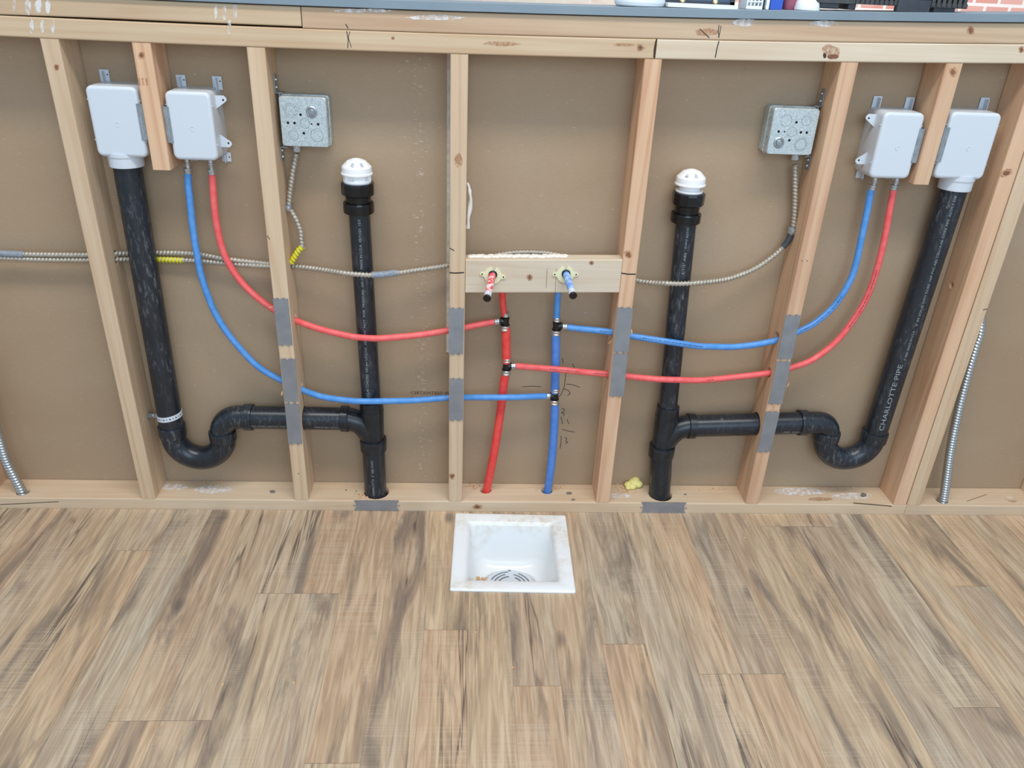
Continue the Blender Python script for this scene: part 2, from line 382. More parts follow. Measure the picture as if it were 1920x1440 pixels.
def fclip(x0, x1, y0, y1, z, mi, sd):     # keep the sink's opening free
    if x1 <= hx0 or x0 >= hx1 or y1 <= hy0 or y0 >= hy1: fq(x0, x1, y0, y1, z, mi, sd); return
    if y0 < hy0: fq(x0, x1, y0, hy0, z, mi, sd)
    if y1 > hy1: fq(x0, x1, hy1, y1, z, mi, sd)
    a, b = max(y0, hy0), min(y1, hy1)
    if x0 < hx0: fq(x0, hx0, a, b, z, mi, sd)
    if x1 > hx1: fq(hx1, x1, a, b, z, mi, sd)
rs = random.Random(21)
for i in range(len(cols) - 1):
    j0 = joints.get(i, -.2 - rs.random() * .1 - 1.0); e = [-.0005]; y = j0
    while y > -3.2: e.append(y); y -= 1.22
    e.append(-3.2)
    for a, b in zip(e, e[1:]): fclip(cols[i] + .0002, cols[i + 1] - .0002, b + .0003, a - .0003, FZ, 0, rs.random())
fclip(-3.4, 3.4, -3.2, -.0005, FZ - .001, 1, 0)
fclip(-3.4, 3.4, -3.2, 5.2, 0, 2, 0)
fq(-3.4, 3.4, -.0005, -.0005001, 0, 2, 0)
bm.to_mesh(fm); bm.free()
a = fm.attributes.new('seed', 'FLOAT', 'FACE'); a.data.foreach_set('value', seeds)
for m in ('floor', 'seam', 'slab'): fm.materials.append(M[m])
floor = bpy.data.objects.new('floor', fm); C.objects.link(floor)
tag(floor, 'wood-look vinyl plank floor in tan and grey-brown strips', None, kind='structure')

# back panel
mb = MB(); mb.loft([[(-2.2 + 4.8 * k / 24, y, z) for y, z in ((D, 0), (D + .013, 0), (D + .013, HF(-2.2 + .2 * k) - .0005), (D, HF(-2.2 + .2 * k) - .0005))] for k in range(25)], smooth=False); wall = mb.build('wall_back', M['panel'])
tag(wall, 'brown paper-faced panel closing the back of the stud bays', None, kind='structure')
mb = MB(); ex0, ex1 = at(838, 300, D).x, at(846, 300, D).x
mb.box(ex0, ex1, D - .003, D - .0002, .45, HF(0) - .003); o = mb.build('panel_joint', M['gyp'], wall); o['label'] = 'white crumbling gypsum edge of the panel joint'
mb = MB(); vs, fs = text_pts('CERTAINTEED 05', .013, at(842, 736, D).x - at(770, 736, D).x); b = at(770, 739, D)
mb.add([(b.x + v.x, D - .0004, b.z + v.y) for v in vs], fs)
vs, fs = text_pts('Made in', .010); mb.add([(b.x + v.x, D - .0004, b.z - .014 + v.y) for v in vs], fs)
o = mb.build('printed_lettering', simple('panel_print', (86, 66, 48), .8), wall); o['label'] = 'small dark printed words on the brown paper'
mb = MB()
for px in ([(1054, 671), (1056, 681)], [(1073, 682), (1077, 689)], [(1061, 700), (1058, 725), (1053, 738), (1047, 745)], [(979, 725), (1000, 724), (1015, 725)],
           [(1062, 720), (1073, 721), (1087, 726)], [(1057, 729), (1066, 732), (1069, 738), (1064, 742)],
           [(1053, 766), (1058, 767), (1058, 771), (1053, 774), (1057, 775), (1058, 780)], [(1052, 782), (1055, 795)], [(1063, 786), (1067, 795)], [(1054, 805), (1065, 808), (1078, 810)],
           [(1052, 817), (1052, 830), (1050, 841)], [(1059, 820), (1063, 823), (1060, 827), (1065, 829), (1060, 832)]):
    stroke(mb, px, .0016, D)
mb.k = 0; mb.mi = [0] * len(mb.mi); o = mb.build('marker_numbers', M['ink'], wall); o['label'] = 'black handwritten marks and numbers 3 11 13'
# brick wall of the room behind
mb = MB(); mb.box(-8, 8, 5.0, 5.2, 0, 3.0); o = mb.build('wall_far', M['brick']); tag(o, 'whitewashed red brick wall far behind the counter', None, kind='structure')

# ================================================================ FRAMING
def stud(x0, x1, z0, z1, mat, label, holes=(), marks=None, dx=0, name='wall_stud', group=None, curved=True):
    mb = MB(); mb.smooth = False
    lo = [Vector((x, y, z0)) for x, y in xsec(x0, x1, 0, D - .0005)]
    n = 7; loops = [lo]
    for k in range(1, n + 1):
        f = k / n; z = z0 + (z1 - z0) * f; loops.append([Vector((x + dx * f, y, z)) for x, y in xsec(x0, x1, 0, D - .0005)])
    if curved: loops[-1] = [Vector((p.x, p.y, HF(p.x) - .0003)) for p in loops[-1]]
    mb.loft(loops, smooth=False); o = mb.build(name, M[mat])
    if holes: cut(o, [cyl(p, (1, 0, 0), r, .05) for p, r in holes])
    if marks: m2 = MB(); marks(m2); append(o, m2)
    return tag(o, label, 'wood stud', group)
SB = SILL + .0003
YC = .060       # depth of the cables through the studs
def hz(u, v, Y): return at(u, v, Y).z
H1 = [((-.73, YC, hz(207, 475.5, YC)), .011), ((-.73, YC - .002, hz(207, 486, YC)), .011)]
H2 = [((-.32, .046, hz(533, 592, .046)), .0115), ((-.32, .046, hz(548, 722, .046)), .0115), ((-.32, .045, .2703), .0325), ((-.32, YC, hz(530, 497, YC)), .013)]
H3 = [((.095, .040, hz(856, 617, .040)), .0115), ((.095, .040, hz(856, 745, .040)), .0115), ((.095, YC, hz(845, 497, YC)), .0105)]
H4 = [((.503, .032, hz(1163, 626, .032)), .0125), ((.503, .032, hz(1155, 703, .032)), .0125), ((.503, YC, hz(1189, 525, YC)), .0105)]
H5 = [((.925, .030, hz(1462, 632, .030)), .0145), ((.925, .030, hz(1446, 698, .030)), .0135), ((.925, .045, .2725), .0325)]
def mk0(m): pass
stud(-1.181, -1.1435, SB, 1.17, 'wood_zr', 'reddish wood stud at the far left edge, only its foot showing')
stud(-.7486, -.7115, SB, 1.17, 'wood_z', 'wood stud left of the left standpipe with two cables through it', H1,
     lambda m: (knot(m, 106, 126, 3, 4), knot(m, 190, 770, 0.1, .1), stroke(m, [(66, 60), (66, 60.5)], .0005, 0, 'crack')), dx=-.0045)
stud(-.3423, -.3048, SB, 1.17, 'wood_z', 'wood stud beside the left metal junction box, three nail plates down its face', H2, lambda m: (stroke(m, [(501, 442), (506, 449)], .0015, 0, 'crack'), knot(m, 560, 888, .8, .8)))
stud(.0752, .1127, SB, 1.17, 'wood_z', 'wood stud at the left end of the faucet block', H3,
     lambda m: (stroke(m, [(843, 511), (852, 512), (870, 511)], .003), knot(m, 848, 893, 3, 3.5), stroke(m, [(843, 465), (852, 470)], .002, 0, 'crack'), blob(m, 860, 300, 8, 14, 'knot_halo', off=.0003)))
stud(.4835, .5210, SB, 1.17, 'wood_zr', 'wood stud at the right end of the faucet block', H4,
     lambda m: (stroke(m, [(1165, 512), (1178, 514), (1192, 514)], .003), knot(m, 1178, 477, 4, 5, rot=-.5)))
stud(.9068, .9443, SB, 1.17, 'wood_zr', 'wood stud beside the right metal junction box, three nail plates down its face', H5,
     lambda m: (stroke(m, [(1503, 488), (1504, 490)], .0015), stroke(m, [(1513, 488), (1514, 490)], .0015)))
stud(1.3348, 1.3722, SB, 1.17, 'wood_zr', 'reddish wood stud of the doubled pair, right of the right standpipe', [((1.34, .05, hz(1790, 535, .05)), .009)], lambda m: knot(m, 1887, 324, 7, 4, rot=-.3))
stud(1.3745, 1.4130, SB, 1.17, 'wood_z', 'pale wood stud of the doubled pair, nearest the grey flexible conduit', (), lambda m: stroke(m, [(1843, 581), (1851, 579)], .002, 0, 'crack'))
p = at(1916, 905, D); stud(p.x, p.x + .038, SB, 1.17, 'wood_z', 'wood stud at the far right edge, only its foot showing')
# short hanging studs
mk = lambda m: (knot(m, 265, 103, 3.5, 4), [stroke(m, [(260 + i * 7, 146), (262 + i * 7, 160)], .004, 0, 'knot_halo') for i in range(3)])
stud(-.5722, -.5345, .9165, 1.17, 'wood_zr', 'short wood stud hanging between the two left white outlet boxes', (), mk, name='short_stud')
stud(1.1362, 1.1732, .9378, 1.17, 'wood_zr', 'short wood stud hanging between the two right white outlet boxes', (), lambda m: knot(m, 1787, 135, 4, 5), name='short_stud')
# horizontal boards
def board(name, x0, x1, zf0, zf1, mat, label, y0=0, y1=D, n=24, cat='wood beam', e=.003):
    mb = MB(); loops = []
    for k in range(n + 1):
        x = x0 + (x1 - x0) * k / n; a, b = zf0(x), zf1(x)
        loops.append([Vector((x, y, z)) for y, z in xsec(y0, y1, a, b, e)])
    mb.loft(loops, smooth=False); return tag(mb.build(name, M[mat]), label, cat)
XJ = at(1697.5, 955, 0).x
s1 = board('sill_plate', -1.9, XJ, lambda x: 0.0, lambda x: SILL, 'wood_xs', 'long wood sill plate under the stud wall, drain holes cut through it', n=1)
def Zs(u, v): return atz(u, v, SILL)
hL, hR = Vector((-.1285, .042, .03)), Vector((.6735, .042, .03))
rp = Zs(913, 919); bp = Zs(1027, 920); fL = Zs(41, 922); fR = Zs(1768, 938); em = Zs(1895, 936)
sh = lambda p, r: cyl((p[0], p[1], .02), (0, 0, 1), r, .05)
cut(s1, [sh(hL + Vector((.003, 0, 0)), .0345), sh(hR, .0335), sh((rp.x - .004, rp.y, 0), .0165), sh((bp.x - .003, bp.y, 0), .0165), sh((fL.x + .004, fL.y, 0), .0175)])
m = MB(); top = lambda u, v: atz(u, v, SILL)
for u, v, ru, rv in ((511, 922, 6, 3), (1067, 925, 6, 3), (1075, 937, 4, 2), (1619, 928, 6, 4), (649, 919, 2, 1.3), (668, 921, 2, 1), (1285, 927, 3, 1.5)): blob(m, u, v, ru, rv, 'knotnail', fn=top)
knot(m, 895, 950, 5, 3); blob(m, 1540, 936, 26, 4, 'knot_halo', fn=top); stroke(m, [(0, 946), (60, 943), (110, 940.5)], .002, 0, 'crack'); stroke(m, [(1600, 943), (1650, 947), (1672, 949)], .003, 0, 'crack')
for u, v, ru, rv in ((325, 913, 28, 6), (400, 918, 40, 7), (1150, 930, 40, 4), (1500, 922, 50, 7), (1600, 930, 40, 6)): blob(m, u, v, ru, rv, 'smear', fn=top, n=22)
append(s1, m)
s2 = board('sill_plate', XJ + .001, 2.4, lambda x: 0.0, lambda x: SILL, 'wood_xs', 'shorter wood sill plate right of the doubled studs, with an empty drilled hole', n=1)
cut(s2, [sh((fR.x - .004, fR.y, 0), .0175), sh(em, .0155)])
m = MB(); stroke(m, [(1813, 940), (1850, 927)], .0015, fn=top, key='crack'); append(s2, m)
XT = at(1229, 95, 0).x
tp1 = board('top_plate', -1.9, XT - .0015, lambda x: HF(x), lambda x: HF(x) + .0385, 'wood_x', 'left board of the lower top plate, knot at its right end')
m = MB(); stroke(m, [(650, 58), (653, 75), (652, 90)], .0016); stroke(m, [(656, 59), (653, 70), (659, 89)], .0012); knot(m, 737, 71, 2, 2); knot(m, 1201, 89, 4, 4)
blob(m, 1170, 84, 22, 3, 'knot_halo', off=.0003); blob(m, 940, 82, 34, 5, 'knot_halo', off=.0003); stroke(m, [(1230, 76), (1227, 92), (1226, 108)], .003, 0, 'crack')
for u in (60, 80, 100, 430): blob(m, u, 50, 4, 14, 'smear', off=.0007)
append(tp1, m)
tp2 = board('top_plate', XT + .0015, 2.4, lambda x: HF(x), lambda x: HF(x) + .0385, 'wood_xp', 'right board of the lower top plate, split knot over the right junction box stud')
m = MB(); stroke(m, [(1348, 77), (1344, 92), (1341, 108)], .0022); blob(m, 1558, 97, 17, 14, 'knot_halo', off=.0003); blob(m, 1562, 106, 10, 5, 'knot', off=.0006); blob(m, 1546, 104, 3, 5, 'crack', off=.0007); knot(m, 1915, 93, 3, 4); append(tp2, m)
XU = at(565, 30, 0).x
up1 = board('upper_plate', -1.9, XU - .001, lambda x: HF(x) + .0385 + .0035 * max(0, min(1, (x + .95) / .3)), lambda x: HF(x) + .079, 'wood_x', 'left board of the upper top plate, streaked with white plaster drips')
m = MB()
for u, w, v in ((27, 3, 8), (53, 6, 13), (73, 7, 12), (90, 5, 13), (405, 3, 22), (421, 4, 24), (441, 4, 22)): blob(m, u, v, w, 15, 'smear', off=.0006)
append(up1, m)
up2 = board('upper_plate', XU + .001, 2.4, lambda x: HF(x) + .0388, lambda x: HF(x) + .079, 'wood_xo', 'right board of the upper top plate, reddish and scuffed under the counter edge')
m = MB(); stroke(m, [(648, 45), (651, 50), (653, 53)], .0018); stroke(m, [(1348, 47), (1347, 58), (1348, 71)], .0016); stroke(m, [(1352, 48), (1350, 60), (1347, 70)], .0014)
blob(m, 815, 33, 55, 5, 'smear', n=26, off=.0006); blob(m, 1395, 42, 22, 8, 'smear', n=26, off=.0006); blob(m, 1545, 44, 26, 6, 'smear', n=26, off=.0006); blob(m, 680, 20, 60, 4, 'smear', n=26, off=.0006)
stroke(m, [(1312, 54), (1330, 71)], .0016, 0, 'crack'); blob(m, 1325, 60, 24, 7, 'knot_halo', off=.0003); knot(m, 1820, 57, 4, 5); append(up2, m)
ct = board('countertop', -1.9, 2.4, lambda x: HF(x) + .0805, lambda x: HF(x) + .0972, 'counter', 'slate grey counter cap running along the top of the low wall', y0=-.006, y1=.135, cat='countertop', e=.0012)
# faucet block between two studs
mb = MB(); bx0, bx1 = .1131, .4831; bz0, bz1 = .6475, .7305
mb.loft([[Vector((x, y, z + (x - bx0) * .026)) for y, z in xsec(0, .040, bz0, bz1, .003)] for x in (bx0, bx1)], smooth=False)
blk = mb.build('blocking', M['wood_xp']); tag(blk, 'short horizontal wood block holding the two pipe stubs', 'wood block')
m = MB(); knot(m, 993, 520, 3, 4); knot(m, 1109, 493, 3, 2.5); stroke(m, [(1026, 503), (1024, 540)], .0007, 0, 'crack'); stroke(m, [(1043, 503), (1041, 548)], .0006, 0, 'crack')
tb = lambda u, v: atz(u, v, bz1 + .004)
append(blk, m)
mb = MB(); rr = random.Random(3)
for i in range(34):
    x = bx0 + .012 + i * .0068; mb.mat(0, True); mb.sphere((x, .026 + rr.uniform(-.004, .004), bz1 + (x - bx0) * .026 + .0005), .009, .011, .0032, 6, .15)
o = mb.build('plaster_crust', M['paper']); tag(o, 'white dried plaster crust along the top of the faucet block', 'plaster')
# ================================================================ NAIL PLATES
def nail_plate(pts, label, horiz=False, hue=0):
    (a, b, c, d) = [at(u, v, 0) for u, v in pts]      # TL TR BL BR
    mb = MB(); N = 9; top_, bot = [], []; rr = random.Random(int(a.x * 1e4))
    if not horiz:
        for i in range(N + 1):
            f = i / N; j = (0 if i % 2 else 1) * .0035 * (1 if 0 < i < N else .3)
            top_.append(a.lerp(b, f) - Vector((0, 0, j * rr.uniform(.5, 1)))); bot.append(c.lerp(d, f) + Vector((0, 0, j * rr.uniform(.5, 1))))
        out = top_ + bot[::-1]
    else:
        l_, r_ = [], []
        for i in range(5):
            f = i / 4; j = .009 * (1 - abs(2 * f - 1)) ; l_.append(a.lerp(c, f) + Vector((j * (1 if i % 2 else .6), 0, 0))); r_.append(b.lerp(d, f) - Vector((j * (1 if i % 2 else .6), 0, 0)))
        out = [l_[0], r_[0]] + r_[1:] + l_[:0:-1]
    for p_ in out: p_.y = 0
    f_ = [p_ + Vector((0, -.0019, 0)) for p_ in out]; g_ = [p_ + Vector((0, -.0003, 0)) for p_ in out]
    mb.loft([g_, f_], smooth=False)
    m_ = mb.build('nail_plate', M['nailplate'])
    cent = [a.lerp(b, .28), a.lerp(b, .72), c.lerp(d, .28), c.lerp(d, .72)] if not horiz else [a.lerp(c, .5), b.lerp(d, .5)]
    for q in cent: mb = MB(); mb.box(q.x - .0025, q.x + .0025, -.0024, .004, q.z - .0011, q.z + .0011); mb.build('prong', M['nailplate'], m_)   # punched teeth biting the wood
    return tag(m_, label, 'nail plate', 'steel nail plates over the holes in the framing')
nail_plate([(512, 559), (540, 559), (522, 647), (549, 647)], 'grey nail plate on the left box stud, topmost, over the red tube')
nail_plate([(526, 672), (554, 672), (534, 753), (560, 753)], 'grey nail plate on the left box stud, middle one, over the blue tube')
nail_plate([(534, 756), (561, 756), (541, 832), (567, 832)], 'grey nail plate on the left box stud, lowest, over the black drain arm')
nail_plate([(842, 577), (870, 577), (841, 664), (868, 664)], 'grey nail plate on the stud left of the faucet block, upper one')
nail_plate([(843, 709), (869, 709), (842, 788), (868, 788)], 'grey nail plate over the blue tube, lower on the stud left of the faucet block')
nail_plate([(1158, 576), (1187, 576), (1150, 660), (1178, 660)], 'grey nail plate over the blue tube, upper on the stud right of the faucet block')
nail_plate([(1150, 662), (1177, 662), (1142, 743), (1169, 743)], 'grey nail plate over the red tube, lower on the stud right of the faucet block')
nail_plate([(1473, 590), (1501, 590), (1457, 673), (1484, 673)], 'grey nail plate on the right box stud, topmost, over the blue tube')
nail_plate([(1456, 677), (1483, 677), (1440, 757), (1466, 757)], 'grey nail plate on the right box stud, middle one, over the red tube')
nail_plate([(1436, 771), (1462, 771), (1419, 847), (1444, 847)], 'grey nail plate on the right box stud, lowest, over the black drain arm')
nail_plate([(664, 938), (748, 938), (664, 956), (748, 957)], 'grey nail plate lying along the sill below the left drain hole', True)
nail_plate([(1203, 941), (1287, 942), (1202, 961), (1285, 962)], 'grey nail plate lying along the sill below the right drain hole', True)
# ================================================================ BLACK DRAINS
PY = .045
def zf(u, v, r): return at(u, v, PY - r).z
def drain(label, x_sp, z_sp, x_bot, z_hub, xr, zu, arm0, arm1, armz0, armz1, xt, ztee, zlow, vent, vz, hole, nm, sgn):
    T = thing('drain_pipe', (hole.x, .042, 0), label, 'drain pipe')
    R2, R1 = .0302, .0246
    # standpipe
    mb = MB(); mb.smooth = True; mb.tube([(x_sp, PY, z_sp), ((x_sp + x_bot) / 2, PY, (z_sp + z_hub) / 2), (x_bot, PY, z_hub - .02)], R2, 32); sp_ = mb.build('standpipe', M['pipe'], T)
    # trap U
    r = abs(xr - x_bot) / 2; zc = zu + r; s_ = 1 if xr > x_bot else -1; cx = (x_bot + xr) / 2
    path = [(x_bot, PY, z_hub)] + [(cx - s_ * r * math.cos(a), PY, zc - r * math.sin(a)) for a in [PI * i / 20 for i in range(21)]] + [(xr, PY, zc + .012)]
    mb = MB(); mb.smooth = True; mb.tube(path, .0315, 32)
    mb.lathe([(.0318, 0), (.0345, .002), (.0352, .028), (.0345, .031), (.0308, .0315)], (x_bot, PY, z_hub - .030), (0, 0, 1))
    mb.lathe([(.0318, 0), (.0345, .004), (.0352, .026), (.0345, .029), (.0308, .0295)], (xr, PY, zc - .008), (0, 0, 1)); mb.build('p_trap', M['pipe'], T)
    # elbow and its hub on the arm
    er = armz0 - (zc + .016); path = [(xr, PY, zc + .005)] + [(xr + s_ * er * (1 - math.cos(a)), PY, zc + .016 + er * math.sin(a)) for a in [PI / 2 * i / 12 for i in range(13)]] + [(arm0, PY, armz0)]
    mb = MB(); mb.smooth = True; mb.tube(path, .0308, 32)
    mb.lathe([(.0315, 0), (.0348, .002), (.0355, .020), (.0352, .024), (.0306, .0245)], (arm0 - s_ * .004, PY, armz0), (s_, 0, 0)); mb.build('trap_elbow', M['pipe'], T)
    # arm
    mb = MB(); mb.smooth = True; mb.tube([(arm0, PY, armz0), ((arm0 + arm1) / 2, PY, (armz0 + armz1) / 2), (arm1, PY, armz1)], R2, 32); ar = mb.build('trap_arm', M['pipe'], T)
    # tee
    mb = MB(); mb.smooth = True; d = -s_      # branch leaves towards the trap
    lathe0 = lambda z0, prof: mb.lathe([(a_, b_) for a_, b_ in prof], (xt + (z0 - ztee) * 0, PY, z0), (0, 0, 1))
    mb.lathe([(.0288, 0), (.0295, .03), (.0302, .06), (.0312, ztee - zlow)], (xt, PY, zlow), (0, 0, 1))
    mb.lathe([(.0290, 0), (.0305, .001), (.0300, .027), (.0290, .0285), (.0250, .029)], (xt, PY, ztee - .002), (0, 0, 1))
    mb.lathe([(.0310, -.036), (.0345, -.034), (.0356, -.006), (.0348, 0), (.0305, .001)], (xt, PY, zlow + .004), (0, 0, 1))
    q = abs(arm1 - xt); mb.tube([(arm1, PY, armz1), (xt + d * (q - .012), PY, armz1 - .001), (xt + d * .034, PY, armz1 - .010), (xt + d * .018, PY, armz1 - .028), (xt + d * .006, PY, armz1 - .052), (xt, PY, armz1 - .075)], [.0308, .0308, .0303, .0298, .0285, .027], 32)
    mb.lathe([(.0306, 0), (.0346, .0015), (.0350, .019), (.0340, .021), (.0306, .0215)], (arm1 + d * .012, PY, armz1), (-d, 0, 0)); mb.build('sanitary_tee', M['black'], T)
    # vent and stack
    mb = MB(); mb.smooth = True; mb.tube([(xt, PY, ztee + .01), ((xt + vent) / 2, PY, (ztee + vz) / 2), (vent, PY, vz)], R1, 32); ve = mb.build('vent_pipe', M['pipe'], T)
    mb = MB(); mb.smooth = True; mb.tube([(xt, PY, zlow - .02), ((xt + hole.x) / 2, .0435, .1), (hole.x, .042, .002)], .0300, 32); st = mb.build('stack_pipe', M['pipe'], T)
    return T, sp_, ar, ve, st
vLt = zf(671, 405, .035)
TL, spL, arL, veL, stL = drain('black drain assembly at left with trap, arm, tee and vent pipe', -.6437, .925, -.6527, .2420, -.5236, .1426, -.4585, -.1985, .2705, .2697, -.1285, .300, .206, -.1358, vLt + .03, hL, 0, 1)
TR_, spR, arR, veR, stR = drain('black drain assembly at right with lettered standpipe, trap and vent pipe', 1.2632, .935, 1.2470, .2530, 1.1123, .1640, 1.0440, .7280, .2775, .2620, .6590, .297, .196, .6330, zf(1287, 423, .035) + .03, hR, 0, -1)
def adapter(T, x, zs, label=None):
    z0, z1, z2, z3 = zs
    mb = MB(); mb.smooth = True
    mb.lathe([(.0250, z0), (.0350, z0), (.0356, z0 + .004), (.0356, z1 - .003), (.0345, z1), (.0300, z1)], (x, PY, 0), n=32, cap=False)
    mb.lathe([(.0290, z1 - .001), (.0300, z2 + .002)], (x, PY, 0), n=32, cap=False)
    mb.smooth = False; mb.lathe([(.0330, z2 - .003), (.0372, z2), (.0378, z3 - .004), (.0372, z3), (.0310, z3)], (x, PY, 0), n=12, cap=False, smooth=False)
    mb.lathe([(.0315, z3 - .012), (.0255, z3 - .012)], (x, PY, 0), n=12, cap=False, smooth=False)
    return mb.build('threaded_adapter', M['gloss_black'], T)
zaL = (zf(671, 405, .035), zf(671, 386, .035), zf(671, 371, .037), zf(671, 349, .037))
zaR = (zf(1287, 423, .035), zf(1287, 406, .035), zf(1287, 389, .037), zf(1287, 368, .037))
adapter(TL, -.1360, zaL); adapter(TR_, .6318, zaR)
# printed lettering
def lettering(parent, items, lab=None):
    mb = MB()
    for it in items: text_on_pipe(mb, *it[0], **it[1])
    o = mb.build('printed_lettering', M['print'], parent); return o
def sx(z, za, xa, zb, xb): return xa + (xb - xa) * (z - za) / (zb - za)
z_ = .272; items = []
for s_, size, ln in (('CHARLOTTE PIPE', .0165, .200), ('2" PIPE  MADE IN U.S.A.', .0085, .085), ('2" IPS SCH 40 DWV CORE  NSF PVC-ABS CELLULAR CORE PIPE  ASTM F 628', .0080, .33)):
    items.append((( s_, (sx(z_, .253, 1.247, .935, 1.2632), PY, z_), .0304, .03, size, ln), {})); z_ += ln + .012
lettering(spR, items)
items = []; z_ = .335
for s_, size, ln in (('CELLULAR CORE PIPE  NSF-dwv U.P.CODE', .0080, .155), ('ABS-DWV', .007, .04), ('NOT  FOR  PRESSURE', .0075, .10), ('ABS-DWV  MADE IN U.S.A.  05/11/21  15:4', .0085, .165)):
    items.append(((s_, (-.1325, PY, z_), .0249, .10, size, ln), {})); z_ += ln + .006
lettering(veL, items)
lettering(veR, [(('1 1/2" ABS', (.636, PY, .70), .0249, .15, .008, .055), {}), (('DWV ASTM', (.6345, PY, .765), .0249, .12, .007, .05), {})])
lettering(stL, [(('CHARLOTTE  2" ABS DWV', (-.1285, .043, .045), .0303, .05, .0085, .115), {})])
lettering(arL, [(('MADE IN U.S.A.', (-.275, PY, .2702), .0305, -.45, .0075, .06), dict(axis='X')), (('ABS DWV ASTM F 628', (-.44, PY, .2703), .0305, -.42, .0075, .09), dict(axis='X'))])
lettering(arR, [(('ABS  DWV', (.975, PY, .2745), .0305, -.45, .008, .05), dict(axis='X'))])
# air admittance valves
def aav(x, zs, lab, popped):
    """zs: base, flange, dome top"""
    zb, zfl, zt = zs; T = thing('air_admittance_valve', (x, PY, zb), lab, 'air valve', 'white air admittance valves on the vent pipes')
    mb = MB(); mb.smooth = True
    if popped:
        mb.lathe([(.0305, zb - .012), (.0305, zb - .002), (.0298, zb)], (x, PY, 0)); b = mb.build('gasket', M['gap'], T); mb = MB(); mb.smooth = True
        mb.lathe([(.0290, zb - .001), (.0318, zb), (.0318, zb + .0035), (.0285, zb + .004), (.0245, zb + .004), (.0245, zfl + .001)], (x, PY, 0)); mb.build('valve_body', M['white2'], T)
    else:
        mb.lathe([(.0305, zb - .010), (.0305, zb), (.0318, zb + .001), (.0318, zb + .005), (.030, zb + .006), (.0262, zb + .0062), (.0262, zfl)], (x, PY, 0))
        for k in range(4):
            a0 = PI / 2 * k - .12; lp = []
            for z in (zb + .005, zfl + .001): lp.append([Vector((x + rr_ * math.sin(a), PY - rr_ * math.cos(a), z)) for rr_, a in [(.0315, a0 + i * .14) for i in range(7)] + [(.0260, a0 + i * .14) for i in range(6, -1, -1)]])
            mb.loft(lp, smooth=False)
        mb.build('valve_body', M['white2'], T)
    mb = MB(); mb.smooth = True; h = zt - zfl
    mb.lathe([(.0330, zfl), (.0358, zfl + .0005), (.0358, zfl + .0035), (.0342, zfl + .005), (.0338, zfl + h * .45)], (x, PY, 0))
    mb.lathe([(.0338, zfl + h * .45), (.0325, zfl + h * .52)], (x, PY, 0), cap=False)
    mb.lathe([(.0325, zfl + h * .52), (.0210, zfl + h * .84)], (x, PY, 0), cap=False)
    mb.lathe([(.0210, zfl + h * .84), (.009, zfl + h * .97), (.0005, zt)], (x, PY, 0), cap=False, sharp=False); cp = mb.build('dome_cap', M['white2'], T)
    mb = MB()                                    # small printed marks on the sloping cap
    for a0, kind in ((-.35, 0), (.42, 1)):
        for i in range(4):
            for seg in range(2):
                th = a0 + (seg - .5) * .13 + math.atan2(CAM.x - x, CAM.y * -1); f0 = .18 + i * .17; f1 = f0 + .09
                if kind == 0 and popped: w0 = .012 + .02 * i
                else: w0 = .05 - .012 * ((i + seg) % 2)
                pts = []
                for ff, tt in ((f0, th - w0), (f0, th + w0), (f1, th + w0), (f1, th - w0)):
                    r_ = .0325 + (.0210 - .0325) * (1 - ff) + .0004; z = zfl + h * (.52 + .32 * (1 - ff)); pts.append((x + r_ * math.sin(tt), PY - r_ * math.cos(tt), z + .0004))
                mb.poly(pts)
    mb.build('printed_marks', M['label_ink'], cp)
aav(-.1362, (zaL[3] + .001, zf(669, 333, .0355), .947), 'white domed air valve on the left vent pipe, seated low in its adapter', False)
aav(.6312, (zaR[3] + .003, zf(1293, 353, .0355), .9475), 'white domed air valve on the right vent pipe, standing proud with a thin neck', True)
# perforated strap round the left standpipe
T = thing('pipe_strap', (-.652, PY, .26), 'white perforated metal strap round the foot of the left standpipe', 'pipe strap')
zc = at(318, 788, PY - .031).z; mb = MB(); mb.smooth = True
lp = []
for z, r in ((zc - .007, .0318), (zc + .007, .0318), (zc + .007, .0308), (zc - .007, .0308)):
    lp.append([Vector((-.652 + r * math.cos(a), PY + r * math.sin(a), z + .004 * math.cos(a))) for a in [2 * PI * i / 40 for i in range(40)]])
mb.loft(lp, closed=True, smooth=False); b_ = mb.build('strap_band', M['steel'], T); b_.data.materials[0] = M['white']
for i in range(26):
    mb = MB(); a = 2 * PI * i / 26; r = .0019 if i % 2 else .0012; c = Vector((-.652 + .0320 * math.cos(a), PY + .0320 * math.sin(a), zc + .004 * math.cos(a)))
    mb.lathe([(r, 0), (r, .0002)], c, (math.cos(a), math.sin(a), 0), 10); mb.build('strap_hole', M['hole'], b_)
mb = MB(); za = at(277, 778, .055).z; mb.box(-.7112, -.682, .052, .0535, za - .007, za + .006); mb.box(-.7112, -.7100, .045, .066, za - .009, za + .006); mb.build('strap_tail', M['steel'], T)
mb = MB(); mb.smooth = True; mb.lathe([(.004, 0), (.004, .002), (.002, .003)], (-.699, .0518, za), (0, -1, 0), 12); mb.build('screw', M['steel'], T)
